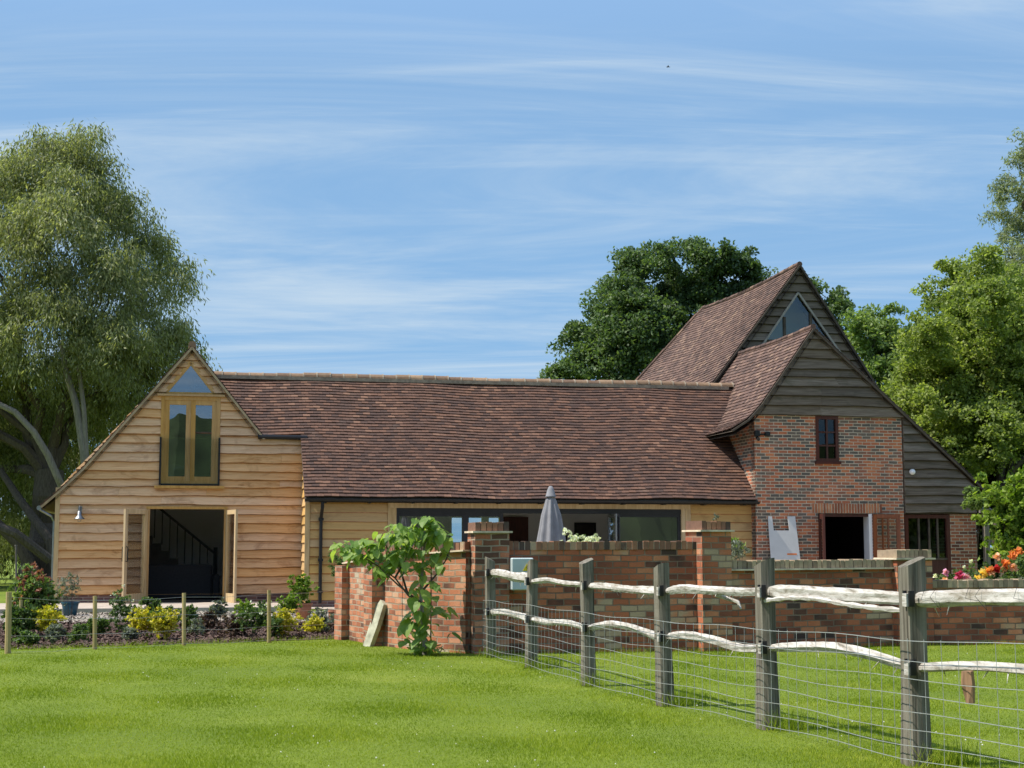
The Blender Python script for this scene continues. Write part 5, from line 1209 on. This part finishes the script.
def pot(label, px, py, Y, r, h_, m):
    c = at(px, py, Y); c.z = .012; t = thing('plant_pot', label, 'plant pot', c, group='plant pots by the barn'); OFF[t.name] = (0,0,0)
    mb = MB(); mb.lathe([(0,0),(r*.72,0),(r*.95,h_*.88),(r*.93,h_*.9)], n=20); mb.build('body', m, t, smooth=True)
    mb = MB(); mb.lathe([(r*.93,h_*.88),(r*1.06,h_*.88),(r*1.06,h_),(r*.9,h_),(r*.88,h_*.8)], n=20); mb.build('rim', m, t)
    mb = MB(); mb.lathe([(r*.9,h_*.86),(0,h_*.88)], n=20); mb.build('soil', M['mulch'], t)
pot('dark teal pot standing at the left corner of the oak barn', 70, 613, 29.5, .17, .27, M['planter'])
pot('terracotta pot under the tall light green plant near the downpipe', 303, 612, 28, .17, .3, M['terracotta'])
pot('terracotta pot beside the end of the curved brick wall', 336, 622, 26, .14, .26, M['terracotta'])

# big-leaved young tree against the wall
fb = at(425, 656, 18.75); fb.z = .02
ft = thing('young_tree', 'young tree with big bright green leaves in front of the curved brick wall', 'tree', fb)
FY = 18.7
def seg(L): return [at(x_, y_, FY + o_) for x_, y_, o_ in L]
br_ = [seg([(425,658,0),(424,630,0),(421,600,0),(422,575,0),(424,550,0),(427,530,.05)]), seg([(420,606,0),(408,595,0),(395,578,-.1),(378,566,-.1),(362,556,-.1)]), seg([(408,595,0),(402,575,.1),(390,555,.15),(382,535,.15)]), seg([(423,590,0),(436,575,.1),(446,560,.15),(452,545,.2)]), seg([(395,578,-.1),(404,562,.05),(412,548,.05)]), seg([(425,606,0),(398,585,-.15),(380,568,-.2)])]
mb = MB(); limb(mb, br_[0], .032, .012, 8); mb.build('trunk', M['bark_pale'], ft)
for b_ in br_[1:]: mb = MB(); limb(mb, b_, .016, .007, 6); mb.build('branch', M['bark'], ft)
def big_leaves(cs, sizes):
    mb = MB()
    for c, s_ in zip(cs, sizes):
        az = random.uniform(0, 2*math.pi); pitch = random.uniform(-1.15,-.15); a = Vector((math.cos(az)*math.cos(pitch), math.sin(az)*math.cos(pitch), math.sin(pitch)))
        if a.y > .4: a.y *= -.5; a.normalize()
        side = a.cross(Vector((0,0,1))).normalized(); side = (side + Vector((0,0,random.uniform(-.35,.35)))).normalized(); n_ = side.cross(a).normalized()
        L, W = s_, s_*.82; fold = random.uniform(.08,.22); curl = random.uniform(.02,.2)
        mid = [(0,0),(.12,-.02),(.45,.02),(.8,-curl*.5),(1.0,-curl)]; edge = [(-.06,.18),(.14,.46),(.5,.44),(.82,.2)]
        pm = [c + a*t*L + n_*z_*L for t, z_ in mid]; n0 = len(mb.v); mb.v += [tuple(p) for p in pm]
        for sg in (-1,1):
            e0 = len(mb.v); mb.v += [tuple(c + a*t*L + side*sg*w_*W + n_*(fold*w_*L - curl*t*t*L*.8)) for t, w_ in edge]
            q = [(n0,e0,e0+1,n0+1),(n0+1,e0+1,e0+2,n0+2),(n0+2,e0+2,e0+3,n0+3),(n0+3,e0+3,n0+4)]
            mb.f += q if sg > 0 else [tuple(reversed(x)) for x in q]
    return mb
cs = []; szs = []
for px, py, rx, ry, n_, s_ in ((365,550,18,12,34,.17),(345,549,12,8,14,.16),(395,540,22,16,48,.19),(425,530,18,14,40,.18),(440,540,12,10,16,.17),(410,560,24,14,26,.18),(380,570,14,10,12,.17),(440,560,10,10,9,.17),(424,590,14,16,16,.19),(424,615,14,12,14,.2),(418,640,14,12,14,.19),(430,648,16,8,14,.19),(446,612,6,4,3,.2),(410,622,5,8,4,.2),(452,632,4,3,1,.2),(432,520,8,5,8,.16),(335,546,5,4,4,.14)):
    for _ in range(int(n_*2.0)):
        an = random.uniform(0, 2*math.pi); q = math.sqrt(random.random()); c = at(px + rx*q*math.cos(an), py + ry*q*math.sin(an), FY + random.uniform(-.28,.25)); c.z = max(c.z, .12); cs.append(c); szs.append(s_*random.choice((.4,.5,.6,.75,.9,1.05)))
big_leaves(cs, szs).build('foliage', ML['fig'], ft)
# bird in the sky
bp = at(668,67,80); bd_ = thing('bird', 'tiny dark bird gliding in the open sky', 'bird', bp); OFF[bd_.name] = (0,0,0)
mb = MB(); mb.tube([(-.10,0,0),(-.05,0,.006),(.03,0,.012),(.08,0,.0),(.12,0,-.006)], [.006,.026,.032,.018,.005], 8)
for sg in (-1,1): mb.add([(-.03,0,.012),(.035,0,.012),(.02,sg*.13,.05),(-.02,sg*.12,.045),(-.035,sg*.25,.02)], [(0,1,2,3),(3,2,4)])
mb.build('body', M['black'], bd_)
